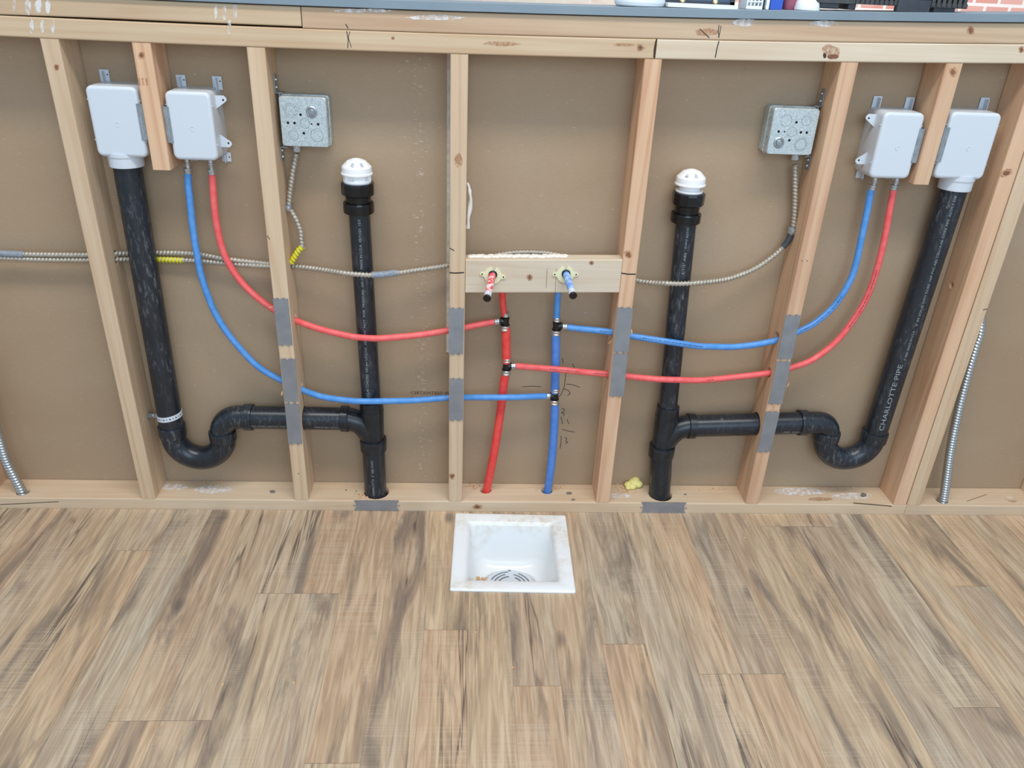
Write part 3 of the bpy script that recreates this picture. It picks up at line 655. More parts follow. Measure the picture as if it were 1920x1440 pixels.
# ================================================================ WHITE OUTLET BOXES
def outlet_box(label, x0, x1, z0, z1, collar, ear_side, br_side, fit=None, group=None):
    T = thing('outlet_box', ((x0 + x1) / 2, .05, z0), label, 'outlet box'); cx, cz, w, h = (x0 + x1) / 2, (z0 + z1) / 2, x1 - x0, z1 - z0
    mb = MB(); mb.smooth = True; Yf = .010
    loops = []
    for dy, ins in [(0, .0070)] + [(.007 * (1 - math.cos(a)), .007 * (1 - math.sin(a))) for a in [PI / 2 * i / 6 for i in range(1, 7)]] + [(.05, -.0006), (.076, -.0015), (.0785, -.0015)]:
        lp = rect(cx, cz, w - 2 * ins, h - 2 * ins, max(.005, .013 - ins), Yf + dy)
        loops.append(lp)
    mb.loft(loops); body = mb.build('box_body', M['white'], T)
    mb = MB(); mb.smooth = True; mb.tube([(cx + .002 + .0045 * math.cos(q), Yf - .0001, cz - .004 + .0045 * math.sin(q)) for q in [2 * PI * i / 20 * .8 for i in range(21)]], .0006, 6)   # moulded ring
    mb.build('moulded_mark', M['white'], body)
    # trim-frame tabs against the panel
    for tx, up_ in ((x0 + .004, 1), (x1 - .014, 1), (x1 - .014, -1), (x0 + .006, -1)):
        mb = MB(); zb_ = z1 - .004 if up_ > 0 else z0 + .004; ze = z1 + .024 if up_ > 0 else z0 - .016; a_, b_2 = sorted((zb_, ze))
        mb.box(tx, tx + .020, .0855, .0870, a_, b_2); mb.box(tx + .010, tx + .0115, .070, .0855, a_, b_2 - .003); mb.smooth = True
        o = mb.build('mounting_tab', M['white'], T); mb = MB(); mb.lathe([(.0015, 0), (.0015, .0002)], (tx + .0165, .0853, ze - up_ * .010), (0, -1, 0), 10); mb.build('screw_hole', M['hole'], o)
    # ears
    e = ear_side; xe = x1 if e > 0 else x0
    for ez in (z1 - .028, z0 + .034):
        if e:
            prof = [(0, .014), (.019, .014), (.0245, .009), (.0245, .004), (.020, 0), (0, -.014)] if ez > cz else [(0, .014), (.020, .0), (.0245, -.004), (.0245, -.009), (.019, -.014), (0, -.014)]
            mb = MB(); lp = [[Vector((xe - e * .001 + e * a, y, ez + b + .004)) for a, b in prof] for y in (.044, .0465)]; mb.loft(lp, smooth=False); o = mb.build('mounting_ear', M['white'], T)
            hz_ = ez + (.009 if ez > cz else -.001); mb = MB(); mb.lathe([(.0021, 0), (.0021, .0002)], (xe + e * .0165, .0438, hz_), (0, -1, 0), 12); mb.build('screw_hole', M['hole'], o)
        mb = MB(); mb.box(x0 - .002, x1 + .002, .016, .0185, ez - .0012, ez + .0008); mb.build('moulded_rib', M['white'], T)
    # galvanised side bracket against the short stud
    s_ = br_side; xb = (x1 if s_ > 0 else x0); mb = MB(); za_, zb_ = cz - .035, cz + .040
    if s_ > 0: mb.box(xb - .006, xb + .0065, .0085, .0100, za_, zb_); mb.box(xb + .0055, xb + .0068, .010, .060, za_, zb_)
    else: mb.box(xb - .0065, xb + .006, .0085, .0100, za_, zb_); mb.box(xb - .0068, xb - .0055, .010, .060, za_, zb_)
    br = mb.build('side_bracket', M['steel'], T)
    mb = MB(); mb.box(xb - .0012, xb + .0012, .0078, .0086, cz - .026, cz + .030); mb.build('slot', M['crimp'], br)
    if collar:
        x_c, z_c = collar; mb = MB(); mb.smooth = True
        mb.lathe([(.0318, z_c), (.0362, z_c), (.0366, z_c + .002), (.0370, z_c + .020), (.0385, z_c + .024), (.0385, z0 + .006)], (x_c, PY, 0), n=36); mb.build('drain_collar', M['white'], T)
    if fit:
        for fx in fit:
            mb = MB(); mb.smooth = True; mb.lathe([(.0085, .004), (.0085, -.003)], (fx, PY, z0), n=20); mb.lathe([(.0058, -.002), (.0060, -.012), (.0072, -.013), (.0072, -.016), (.0056, -.017), (.0056, -.030)], (fx, PY, z0), n=20)
            mb.build('outlet_nipple', M['crimp'], T)
    return T
pr = at(1680, 342, PY); pb = at(1639, 342, PY); plr = at(396, 310, PY); plb = at(352, 310, PY)
outlet_box('white drain outlet box over the left black standpipe', -.6885, -.5815, .9395, 1.0850, (-.6437, at(238, 317, .010).z), 0, 1)
outlet_box('white supply outlet box at left feeding one blue and one red tube', -.5270, -.4315, .9375, 1.0800, None, 1, -1, (plb.x, plr.x))
outlet_box('white supply outlet box at right feeding one blue and one red tube', 1.0330, 1.1275, .9465, 1.0915, None, -1, 1, (pb.x, pr.x))
outlet_box('white drain outlet box over the right black standpipe', 1.1845, 1.3030, .9505, 1.0970, (1.2632, at(1787, 360, .010).z), 0, -1)
# ================================================================ METAL JUNCTION BOXES
def junction(label, x0, x1, z0, z1, side, mirror):
    """side: -1 stud on the left, +1 stud on the right"""
    T = thing('junction_box', ((x0 + x1) / 2, .06, z0), label, 'junction box'); cx, cz, w, h = (x0 + x1) / 2, (z0 + z1) / 2, x1 - x0, z1 - z0; Y0 = .030
    mb = MB(); mb.smooth = False
    mb.loft([rect(cx, cz, w - 2 * i, h - 2 * i, .006, Y0 + d, 3) for d, i in ((0, .0016), (.0015, .0003), (.003, 0), (.027, 0))], smooth=False)
    mb.loft([rect(cx, cz, w + .003, h + .003, .006, y, 3) for y in (Y0 + .027, Y0 + .0285)], smooth=False)
    mb.loft([rect(cx, cz, w + .001, h + .001, .006, y, 3) for y in (Y0 + .0285, .0875)], smooth=False); body = mb.build('box_body', M['galv'], T)
    def P(fx, fz): return (cx + (fx - .5) * w, cz + (.5 - fz) * h) if not mirror else (cx + (fx - .5) * w, cz + (.5 - fz) * h)
    mb = MB(); mb.smooth = True; KO = [(.24, .27, .0105), (.24, .27, .014), (.52, .52, .0105), (.26, .77, .0105), (.76, .75, .0135)] if not mirror else [(.30, .26, .0125), (.74, .25, .0105), (.47, .50, .0105), (.72, .76, .0115), (.72, .76, .0145)]
    for fx, fz, r in KO:
        mb = MB(); mb.smooth = True; a, b = P(fx, fz); mb.tube([(a + r * math.cos(q), Y0 - .0001, b + r * math.sin(q)) for q in [2 * PI * i / 28 for i in range(29)]], .00035, 5); mb.build('knockout', M['galv_line'], body)
    for yy in (Y0 + .013, .073):
      for dz_ in (.02, -.022): mb = MB(); mb.smooth = True; mb.tube([(cx + (w / 2 + .0002) * -side, yy + .009 * math.cos(q), cz + dz_ + .009 * math.sin(q)) for q in [2 * PI * i / 24 for i in range(25)]], .0004, 5); mb.build('knockout', M['galv_line'], body)
    mb = MB(); mb.smooth = True; mb.tube([(cx - .015 + .012 * math.cos(q), Y0 + .016 + .010 * math.sin(q), z1 + .0002) for q in [2 * PI * i / 24 for i in range(25)]], .0004, 5)
    mb.build('knockout', M['galv_line'], body)
    H_ = [(.44, .35, .0029), (.16, .52, .0029), (.30, .52, .0029), (.66, .53, .0018), (.80, .53, .0029), (.48, .72, .0029)] if not mirror else [(.53, .29, .0029), (.18, .50, .0029), (.31, .50, .0018), (.67, .50, .0029), (.80, .50, .0029), (.45, .68, .0029)]
    for fx, fz, r in H_: mb = MB(); a, b = P(fx, fz); mb.lathe([(r, 0), (r, .0003)], (a, Y0 + .0001, b), (0, -1, 0), 16); mb.build('screw_hole', M['hole'], body)
    a, b = P(.68, .29) if not mirror else P(.23, .74); mb = MB(); mb.smooth = True
    mb.lathe([(.0125, 0), (.0105, .0022), (.0085, .0026), (.0078, .0012), (.0074, .0010)], (a, Y0, b), (0, -1, 0), 28, sharp=False); mb.lathe([(.0062, .001), (.0062, .0038), (.0055, .0044), (.0030, .0044), (.0028, .0056), (.0005, .0058)], (a, Y0, b), (0, -1, 0), 24); mb.build('ground_screw', M['steel'], T)
    # bracket with its screws on the side of the stud
    xs = (x0 if side < 0 else x1); xw = -.3042 if side < 0 else .9062; s_ = side
    mb = MB(); lo, hi = sorted((xw, xw - s_ * .0016))
    for za, zb in ((z1 + .004, z1 + .040), (z0 - .038, z0 - .006)): mb.box(lo, hi, .050, .072, za, zb)
    for zz in (z1 + .003, z0 - .007): a, b = sorted((xw, xs - s_ * .006)); mb.box(a, b, .050, .072, zz, zz + .0018)
    a, b = sorted((xs + s_ * .0004, xs + s_ * .0020)); mb.box(a, b, .048, .074, z0 - .007, z1 + .005); mb.build('mounting_bracket', M['steel'], T)
    for za in (z1 + .030, z1 + .014, z0 - .015, z0 - .029):
        mb = MB(); mb.smooth = True; mb.lathe([(.0038, 0), (.0034, .0022), (.0012, .0028)], (xw - s_ * .0016, .061, za), (-s_, 0, 0), 12); mb.build('screw', M['crimp'], T)
    return T
junction('galvanised square junction box on the left, cable dropping from its bottom left', -.2940, -.1925, .9705, 1.0750, -1, False)
junction('galvanised square junction box on the right, cable dropping from its bottom right', .7915, .8960, .9885, 1.0890, 1, True)
# ================================================================ ARMOURED CABLES
def armor(pts, r, pitch=.0086, amp=.0013, name='armour', mat='armor', parent=None, n=12, sub=4):
    pts = resample(catmull(pts, 10), pitch / sub); mb = MB(); mb.smooth = True
    mb.tube(pts, r, n, rf=lambda i, th: r + amp * math.cos(2 * PI * i / sub + th)); return mb.build(name, M[mat], parent)
def pp(lst): return [at(u, v, Y) for u, v, Y in lst]
def wrap(pts, r, mat, parent, lab=None):
    mb = MB(); mb.smooth = True; P = resample(catmull(pp(pts), 6), .004); mb.tube(P, r, 14, rf=lambda i, th: r * (1 + .05 * math.sin(3 * th + i))); o = mb.build('tape_wrap', M[mat], parent)
    if lab: o['label'] = lab
TA = thing('armoured_cable', at(400, 485, YC), 'long armoured cable crossing all bays to the right junction box', 'cable')
Lx = lambda x, z, Y=YC: Vector((x, Y, z))
c1 = [Vector((-1.15, YC, at(0, 474, YC).z))] + pp([(0, 475, YC), (45, 477, YC), (120, 478, YC), (170, 478, YC), (207, 475.5, YC), (237, 475, .078), (265, 474.5, .081), (292, 474, .080), (362, 476, .075), (425, 486, YC), (480, 492, YC), (515, 496, YC), (551, 499, YC), (605, 506, .040), (640, 511.5, .016), (668, 514.5, .0105), (700, 515.8, .0105), (742, 512, .030), (792, 505, .050), (842, 497.5, YC)])
c1 += pp([(872, 492, .066), (905, 484, .075), (955, 475, .080), (1000, 473.5, .081), (1040, 477, .080), (1100, 490, .074), (1150, 508, .062), (1193, 525, YC - .003), (1222, 530, .040), (1250, 531.5, .016), (1280, 532, .0105), (1312, 530, .013), (1360, 524, .036), (1397, 512, .050), (1422, 500, .056), (1440, 488, .058), (1460, 472, .060), (1475, 455, .060), (1485, 435, .060), (1489, 412, .060), (1491, 375, .060), (1491, 337, .060), (1491, 308, .060)])
armor(c1, .0058, parent=TA)
wrap([(0, 475, YC), (20, 476, YC), (45, 477, YC)], .0077, 'greytape', TA, 'grey tape wrap'); wrap([(697, 515.8, .0105), (720, 514.5, .018), (744, 511.5, .031)], .0079, 'greytape', TA, 'grey tape wrap'); wrap([(1468, 463, .060), (1476, 454, .060), (1483, 440, .060)], .0076, 'dark', TA, 'dark tape wrap')
def connector(p, T, r=.0095, ln=.016):
    mb = MB(); mb.smooth = True; mb.lathe([(r * .85, -ln), (r, -ln + .001), (r, -ln * .35), (r * 1.12, -ln * .3), (r * 1.12, 0), (r, .001)], p, (0, 0, 1), 20); mb.box(p.x - .0028, p.x + .0028, p.y - r * 1.25, p.y - r * .8, p.z - ln * .8, p.z - ln * .4); mb.build('cable_connector', M['crimp'], T)
cp_ = at(1491, 295, .060); cp_.z = .9880; connector(cp_, TA)
TB = thing('armoured_cable', at(300, 490, YC), 'armoured cable with yellow tape running from the left edge up to the left junction box', 'cable')
c2 = [Vector((-1.15, YC, at(0, 484, YC).z))] + pp([(0, 484, YC), (75, 487, YC), (162, 488, YC), (207, 486.5, YC - .002), (237, 486, .076), (265, 486, .080), (297, 486.5, .078), (340, 488, .074), (375, 489.5, .070), (425, 494, .062), (490, 499, .055), (525, 499, .050), (547, 491, .047), (555, 478, .046), (566, 462, .046), (565, 450, .047), (564, 435, .048), (557, 415, .050), (547, 397, .054), (542, 387, .056), (544, 362, .058), (549, 325, .058), (554, 298, .058), (556, 288, .058)])
armor(c2, .0057, parent=TB)
for w_ in ([(296, 486.5, .078), (320, 487.3, .076), (345, 488.2, .074)], [(546.5, 493, .048), (551, 484, .046), (560, 470, .046), (567, 462, .046)]): armor(pp(w_), .0068, .0086, .0011, 'tape_wrap', 'yellow', TB)['label'] = 'yellow tape wrap'
cp_ = at(556, 280, .058); cp_.z = .9700; connector(cp_, TB)
for (u, v, Y, xs, lab) in ((542, 388, .056, -.3042, 'small steel one-hole strap holding the cable below the left junction box'), (1484, 431, .060, .9062, 'small steel one-hole strap holding the cable below the right junction box')):
    p = at(u, v, Y); T = thing('cable_strap', p, lab, 'cable strap'); mb = MB(); mb.smooth = True; mb.tube([p + Vector((0, 0, -.0075)), p + Vector((0, 0, .0075))], .0085, 18); mb.build('strap_loop', M['steel'], T)
    mb = MB(); a, b = sorted((xs, p.x)); mb.box(a, b, Y - .0095, Y - .0080, p.z - .0075, p.z + .0065); mb.build('strap_tail', M['steel'], T)
    mb = MB(); mb.smooth = True; q = xs + (.006 if xs < p.x else -.006); mb.lathe([(.0048, 0), (.0048, .0022), (.003, .0034), (.0005, .0036)], (q, Y - .0095, p.z - .001), (0, -1, 0), 14); mb.build('screw', M['crimp'], T)
# big flexible conduits
def flexc(pts, lab):
    o = armor(pts, .0112, .0082, .0014, 'flexible_conduit', 'flex', None, 20, 6); return tag(o, lab, 'conduit')
YL = fL.y
flexc([Vector((fL.x, YL, .006)), Vector((fL.x, YL, .04)), at(26, 893, YL), at(12, 865, YL), at(0, 828, YL), at(-14, 780, YL), at(-34, 700, YL), at(-60, 600, YL)], 'thick shiny flexible conduit leaving the sill at the far left')
YR = fR.y
q0 = [Vector((fR.x, YR, .006)), Vector((fR.x, YR, .045)), at(1782, 845, YR + .004), at(1797, 770, YR + .010), at(1815, 700, YR + .018), at(1829, 652, YR + .026), at(1838, 622, YR + .034)]
q0 += [Vector((q0[-1].x - .008, .075, q0[-1].z + .07)), Vector((q0[-1].x - .016, .076, q0[-1].z + .2)), Vector((q0[-1].x - .018, .076, 1.13))]
flexc(q0, 'thick shiny flexible conduit rising beside the doubled studs at right')
# ================================================================ RED AND BLUE TUBING
RT = .0080
def crimp(p, d, T, r=.0092, ln=.010):
    mb = MB(); mb.smooth = True; mb.lathe([(r * .88, -ln / 2 - .0012), (r, -ln / 2), (r, -ln * .18), (r * .93, -ln * .1), (r * .93, ln * .1), (r, ln * .18), (r, ln / 2), (r * .88, ln / 2 + .0012)], p, d, 20); return mb.build('crimp_ring', M['crimp'], T)
def tube_run(pts, mat, label, crimps, r=RT, prints=()):
    P = resample(catmull(pp(pts), 8), .006); T = thing('supply_tube', P[0], label, 'water tube')
    mb = MB(); mb.smooth = True; mb.tube(P, r, 18); tu = mb.build('tube', M[mat], T)
    for (u, v, Y, dirn) in crimps: crimp(at(u, v, Y), dirn, T)
    if prints:
        mb = MB()
        for f0, f1 in prints:
            i0, i1 = int(f0 * len(P)), int(f1 * len(P)); i = i0
            while i < i1 - 1:
                a = P[i]; d = (P[i + 1] - P[i]).normalized(); nrm = Vector((0, -1, 0)); nrm = (nrm - d * nrm.dot(d)).normalized(); s_ = d.cross(nrm)
                for kk in range(2):
                    w = .0016 * random.uniform(.5, 1); ln = random.uniform(.0008, .0022); o_ = a + d * (kk * .003) + nrm * (r * .93 + .0004) + s_ * (-r * .36)
                    mb.poly([o_ - s_ * w, o_ + d * ln - s_ * w, o_ + d * ln + s_ * w, o_ + s_ * w])
                i += 1
        mb.build('printed_lettering', M['tubeprint'], tu)
    return T
yb, ys = .012, .030
tube_run([(397, 322, .045), (399, 345, .045), (401, 375, .045), (407, 425, .045), (420, 475, .045), (442, 515, .046), (470, 547, .046), (500, 571, .046), (533, 592, .046), (552, 600, .044), (600, 617, .026), (655, 630, .0125), (690, 634, .0105), (720, 634, .0105), (767, 630, .024), (800, 626, .034), (837, 620, .040), (872, 614, .040), (900, 608, .043), (927, 603, .045), (936, 602, .045)],
         'red', 'red tube from the left supply box across two studs to the upper red tee', [(397.5, 322, .045, (0, 0, 1)), (932, 602.5, .045, (1, 0, .1))])
tube_run([(352.5, 320, .045), (353, 345, .045), (356, 375, .045), (362, 430, .045), (370, 480, .043), (377, 515, .043), (390, 555, .044), (405, 590, .045), (425, 622, .045), (450, 653, .045), (480, 684, .046), (512, 705, .046), (548, 722, .046), (567, 731, .044), (605, 744, .026), (655, 751, .0125), (690, 752.5, .0105), (720, 752, .0105), (767, 751, .024), (800, 749, .034), (837, 746, .040), (872, 745, .036), (910, 745, .022), (940, 745, .0185), (975, 744.5, .024), (1010, 743, .038), (1024, 742.5, .045), (1032, 742, .045)],
         'blue', 'blue tube from the left supply box across two studs to the lower blue tee', [(352.5, 320, .045, (0, 0, 1)), (1029, 742, .045, (1, 0, 0))])
tube_run([(1056, 612, .045), (1063, 613, .045), (1085, 616, .042), (1110, 618.5, .038), (1149, 623, .032), (1182, 629.5, .030), (1215, 635, .018), (1245, 639.5, .0110), (1275, 644, .0105), (1310, 649, .018), (1340, 650, .026), (1372, 650.5, .030), (1410, 647, .031), (1440, 641.5, .030), (1462, 636, .030), (1482, 628, .032), (1497, 621.5, .036), (1527, 606, .042), (1560, 578, .045), (1580, 551, .045), (1597, 519, .045), (1607, 485, .045), (1615, 447, .045), (1625, 400, .045), (1632, 362, .045), (1634, 353, .045)],
         'blue', 'blue tube from the right supply box down to the upper blue tee', [(1058.5, 612.2, .045, (1, 0, 0)), (1635.5, 351, .045, (.02, 0, 1))], prints=((.09, .14), (.2, .36), (.60, .74)))
tube_run([(959, 686, .045), (970, 686.5, .045), (1000, 689, .034), (1040, 692, .0185), (1070, 695, .020), (1100, 698, .028), (1140, 701.5, .032), (1172, 705, .030), (1205, 708.5, .018), (1235, 711, .0110), (1262, 712, .0105), (1310, 713, .020), (1340, 711, .026), (1372, 707.5, .030), (1410, 703.5, .031), (1446, 698.5, .030), (1465, 695, .032), (1481, 690, .036), (1522, 675, .042), (1565, 643, .045), (1595, 607, .045), (1620, 568, .045), (1637, 528, .045), (1650, 483, .045), (1659, 445, .045), (1667, 400, .045), (1674, 362, .045), (1675, 353, .045)],
         'red', 'red tube from the right supply box down to the lower red tee', [(962, 686.2, .045, (1, 0, 0)), (1676, 351, .045, (.02, 0, 1))], prints=((.08, .14), (.17, .24), (.40, .42), (.72, .85)))
def riser(label, mat, mat3, top, tees, foot, below):
    T = thing('supply_riser', foot[-1], label, 'water pipe')
    def seg(P, r, m): mb = MB(); mb.smooth = True; mb.tube(resample(catmull(P, 6), .008), r, 20); return mb.build('riser_tube', M[m], T)
    seg(top, .0080, mat)
    for k, (c, d) in enumerate(tees):
        mb = MB(); mb.smooth = True; r_ = .0098; u_ = Vector((0, 0, 1))
        mb.lathe([(.0095, -.011), (.0112, -.0105), (.0112, -.0085), (.0092, -.008), (.0092, .007), (.0105, .0075), (.0105, .010), (.008, .0105)], c, u_, 20); mb.lathe([(.0088, 0), (.0088, .010), (.0100, .0105), (.0100, .013), (.0078, .0135)], c, (d, 0, 0), 20); te = mb.build('tee_fitting', M['gloss_black'], T)
        o = crimp(c + Vector((0, 0, .0175)), (0, 0, 1), T, .0092 if k == 0 else .0120, .009); crimp(c + Vector((0, 0, -.0180)), (0, 0, 1), T, .0125, .011)
    seg(below, .0112, mat3); seg(foot[::-1], .0112, mat3)
    return T
Q = lambda u, v: at(u, v, .045)
riser('red riser pipe coming up through the sill to the left stub', 'red3', 'red3', [at(941, 530, .047), Q(942, 548), Q(943, 570), Q(946, 592)], [(Q(947.5, 602), -1), (Q(949.5, 686), 1)],
      [Q(948, 702), Q(945, 716), Q(941, 752), Q(935, 795), Q(925, 857), Vector((rp.x, rp.y, .042)), Vector((rp.x - .004, rp.y, .006))], [Q(948.5, 612), Q(949, 645), Q(949.5, 680)])
riser('blue riser pipe coming up through the sill to the right stub', 'blue', 'blue3', [at(1046.5, 530, .047), Q(1046, 550), Q(1044.5, 575), Q(1043.5, 600)], [(Q(1043.5, 611), 1), (Q(1040.5, 742), -1)],
      [Q(1040.5, 756), Q(1040, 775), Q(1038.5, 807), Q(1036, 845), Q(1032, 884), Vector((bp.x, bp.y, .042)), Vector((bp.x - .003, bp.y, .006))], [Q(1042, 622), Q(1042, 660), Q(1041, 700), Q(1040.5, 736)])
# stubs and their flanges
def flange(u, v, lab, rot=0):
    c = at(u, v, 0); mb = MB(); pts = []
    R = .0205; out = []
    for i in range(60):
        a = 2 * PI * i / 60; r = R; da = min(abs(((a - e + PI) % (2 * PI)) - PI) for e in (0, PI)); r = max(r, .0315 * (1 - (da / .42) ** 2) if da < .42 else 0, R)
        if abs(((a - PI / 2 + PI) % (2 * PI)) - PI) < .16: r = .010
        out.append((r * math.cos(a + rot), r * math.sin(a + rot)))
    inn = [(.0088 * math.cos(2 * PI * i / 60 + rot), .0088 * math.sin(2 * PI * i / 60 + rot)) for i in range(60)]
    lp = [[Vector((c.x + a, y, c.z + b)) for a, b in q] for q, y in ((inn, -.0004), (out, -.0004), (out, -.0030), (inn, -.0034))]
    mb.loft(lp, closed=True, smooth=False); o = mb.build('mounting_flange', M['ivory'])
    
    for s_ in (-1, 1): mb = MB(); mb.lathe([(.0019, 0), (.0019, .0003)], (c.x + s_ * .0255 * math.cos(rot), -.0030, c.z + s_ * .0255 * math.sin(rot)), (0, -1, 0), 12); mb.build('screw_hole', M['hole'], o)
    return tag(o, lab, 'pipe flange')
flange(924, 516, 'ivory plastic eared flange around the red stub', -.12); flange(1060, 514, 'ivory plastic eared flange around the blue stub', .02)
def stub(u, v, end, mat, lab):
    a = at(u, v, 0); a.y = .004; e = Vector(end); T = thing('stub_out', a, lab, 'pipe stub'); d = (e - a).normalized(); mb = MB(); mb.smooth = True
    mb.lathe([(.0082, 0), (.0082, (e - a).length - .022)], a, d, 22); mb.build('stub_pipe', M[mat], T)
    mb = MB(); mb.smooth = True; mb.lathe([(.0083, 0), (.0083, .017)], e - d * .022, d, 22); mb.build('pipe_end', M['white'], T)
    mb = MB(); mb.smooth = True; mb.lathe([(.0084, 0), (.0092, .0008), (.0092, .0045), (.0080, .0052)], e - d * .005, d, 22); mb.build('end_cap', M['gloss_black'], T)
    mb = MB(); mb.smooth = True; mb.lathe([(.0086, 0), (.0104, .0005), (.0104, .002), (.0084, .0025)], a + Vector((0, -.0075, 0)), (0, -1, 0), 22); mb.build('grommet', M['gloss_black'], T)
stub(924, 514, atz(913, 560, .676), 'redmottle', 'capped pipe stub streaked red and white, left of the pair')
stub(1061, 512, atz(1075, 555, .682), 'bluemottle', 'capped pipe stub streaked blue and white, right of the pair')
# ================================================================ FLOOR SINK
T = thing('floor_sink', (SX + SW / 2, SY - SW / 2, FZ), 'square white enamel floor sink set in the plank floor', 'floor sink')
cxs, cys = SX + SW / 2 + .002, SY - SW / 2 - .001
def sq(w, r, z, n=6):
    o = []
    for qx, qy, a0 in ((1, 1, 0), (-1, 1, 90), (-1, -1, 180), (1, -1, 270)):
        for i in range(n + 1):
            a = math.radians(a0 + 90 * i / n); x, y = qx * (w / 2 - r) + r * math.cos(a), qy * (w / 2 - r) + r * math.sin(a)
            o.append(Vector((cxs + x * math.cos(SR) - y * math.sin(SR), cys + x * math.sin(SR) + y * math.cos(SR), z)))
    return o
mb = MB(); mb.smooth = True
mb.loft([sq(.303, .004, FZ + .0003), sq(.305, .005, FZ + .003), sq(.302, .005, FZ + .0065), sq(.296, .005, FZ + .0075), sq(.240, .008, FZ + .0065), sq(.228, .010, FZ + .003), sq(.222, .014, FZ - .006), sq(.212, .022, FZ - .060), sq(.202, .035, FZ - .100), sq(.185, .050, FZ - .118), sq(.160, .060, FZ - .128), sq(.150, .060, FZ - .129), sq(.15, .060, FZ - .16)], cap0=False, cap1=True)
mb.build('basin', M['enamel'], T)
mb = MB(); mb.smooth = True
Rg = .070; gz = FZ - .122
mb.lathe([(Rg, -.006), (Rg, .001), (Rg - .004, .0055), (Rg * .6, .0095), (.010, .012), (.0005, .012)], (cxs, cys, gz), (0, 0, 1), 40); gr = mb.build('dome_strainer', M['white'], T)
mb = MB(); mb.smooth = False
for k in range(4):
    for ri, (r0, r1) in enumerate(((.030, .034), (.041, .045), (.052, .056))):
        a0 = PI / 2 * k + (.25 if ri % 2 else .05); a1 = a0 + 1.05; N = 10; mb = MB()
        for i in range(N):
            q0_, q1_ = a0 + (a1 - a0) * i / N, a0 + (a1 - a0) * (i + 1) / N; zz = lambda r: gz + .0132 - (r / Rg) ** 2 * .0085 if r > .02 else gz + .0125
            mb.poly([(cxs + r0 * math.cos(q0_), cys + r0 * math.sin(q0_), zz(r0)), (cxs + r1 * math.cos(q0_), cys + r1 * math.sin(q0_), zz(r1)), (cxs + r1 * math.cos(q1_), cys + r1 * math.sin(q1_), zz(r1)), (cxs + r0 * math.cos(q1_), cys + r0 * math.sin(q1_), zz(r0))])
        mb.build('strainer_slot', M['gap'], gr)
for k in range(4):
    a = PI / 2 * k + PI / 2 - .02; c_ = (cxs + .061 * math.cos(a), cys + .061 * math.sin(a), gz + .0065); mb = MB(); mb.lathe([(.0035, 0), (.0035, .0003)], c_, (0, 0, 1), 12); mb.build('strainer_slot', M['gap'], gr)
rr = random.Random(5); mb = MB(); mb.smooth = True
for i in range(16): mb.sphere((cxs - .078 + rr.uniform(-.012, .016), cys + .01 + rr.uniform(-.03, .03), FZ - .121 + rr.uniform(0, .002)), .004, .006, .0025, 5, .2)
o = mb.build('sediment', M['rust']); tag(o, 'rusty orange sediment lying in the left corner of the floor sink', 'debris', kind='stuff')
# ================================================================ DEBRIS
def shavings(px, lab, n, su, sv, seed):
    rr = random.Random(seed); mb = MB(); mb.smooth = False
    for i in range(n):
        c = Zs(px[0] + rr.gauss(0, su), px[1] + rr.gauss(0, sv)); c.y = min(.084, max(.006, c.y)); a = rr.uniform(0, 6.3); R = rr.uniform(.002, .006); w = rr.uniform(.0015, .004); st = rr.uniform(1, 3.2); L0 = []
        for k in range(6):
            q = k / 5 * st; pt = c + Vector((math.cos(a) * R * math.sin(q), math.sin(a) * R * math.sin(q), .0006 + R * .45 * (1 - math.cos(q)))); s_ = Vector((-math.sin(a), math.cos(a), .3)) * w / 2; L0.append((pt - s_, pt + s_))
        for (a0, b0), (a1, b1) in zip(L0, L0[1:]): mb.poly([a0, b0, b1, a1])
    o = mb.build('wood_shavings', M['shaving']); tag(o, lab, 'wood shavings', kind='stuff')
shavings((1166, 915), 'loose wood shavings beside the yellow foam wad', 44, 16, 6, 1); shavings((685, 927), 'wood shavings left of the left drain pipe foot', 18, 8, 3, 2)
shavings((890, 914), 'wood shavings around the foot of the red riser', 26, 14, 4, 3); shavings((1035, 914), 'wood shavings around the foot of the blue riser', 26, 14, 4, 4)
shavings((395, 906), 'wood shavings at the panel foot below the left trap', 10, 10, 1.5, 5); shavings((1545, 916), 'wood shavings at the panel foot below the right trap', 14, 26, 2, 6); shavings((1340, 917), 'wood shavings between the right drain pipe and the stud', 22, 34, 3, 7)
c = Zs(1187, 915); mb = MB(); mb.smooth = True
for dx, dy, dz, r in ((.004, .01, .012, .017), (-.014, .004, .009, .012), (.014, .006, .010, .014), (-.004, -.002, .008, .013), (-.016, -.006, .005, .008), (.008, .014, .018, .012)): mb.sphere((c.x + dx, c.y + dy, SILL + dz), r, r * .9, r * .75, 10, .03)
o = mb.build('foam_wad', M['foam']); tag(o, 'pale yellow wad of foam lying on the sill', 'foam')
mb = MB(); pts = [at(u, v, .035) for u, v in ((876, 343), (880, 352), (882, 372), (881, 392), (878, 412), (877, 428))]; mb.smooth = True
mb.tube(resample(catmull(pts, 5), .006), .0042, 10, rf=lambda i, th: .0042 * (1 + .35 * math.sin(th * 2 + i * .7)) * (1 if i > 2 else .5)); o = mb.build('paper_strip', M['paper']); tag(o, 'white torn paper strip curling out beside the stud left of the faucet block', 'paper strip')
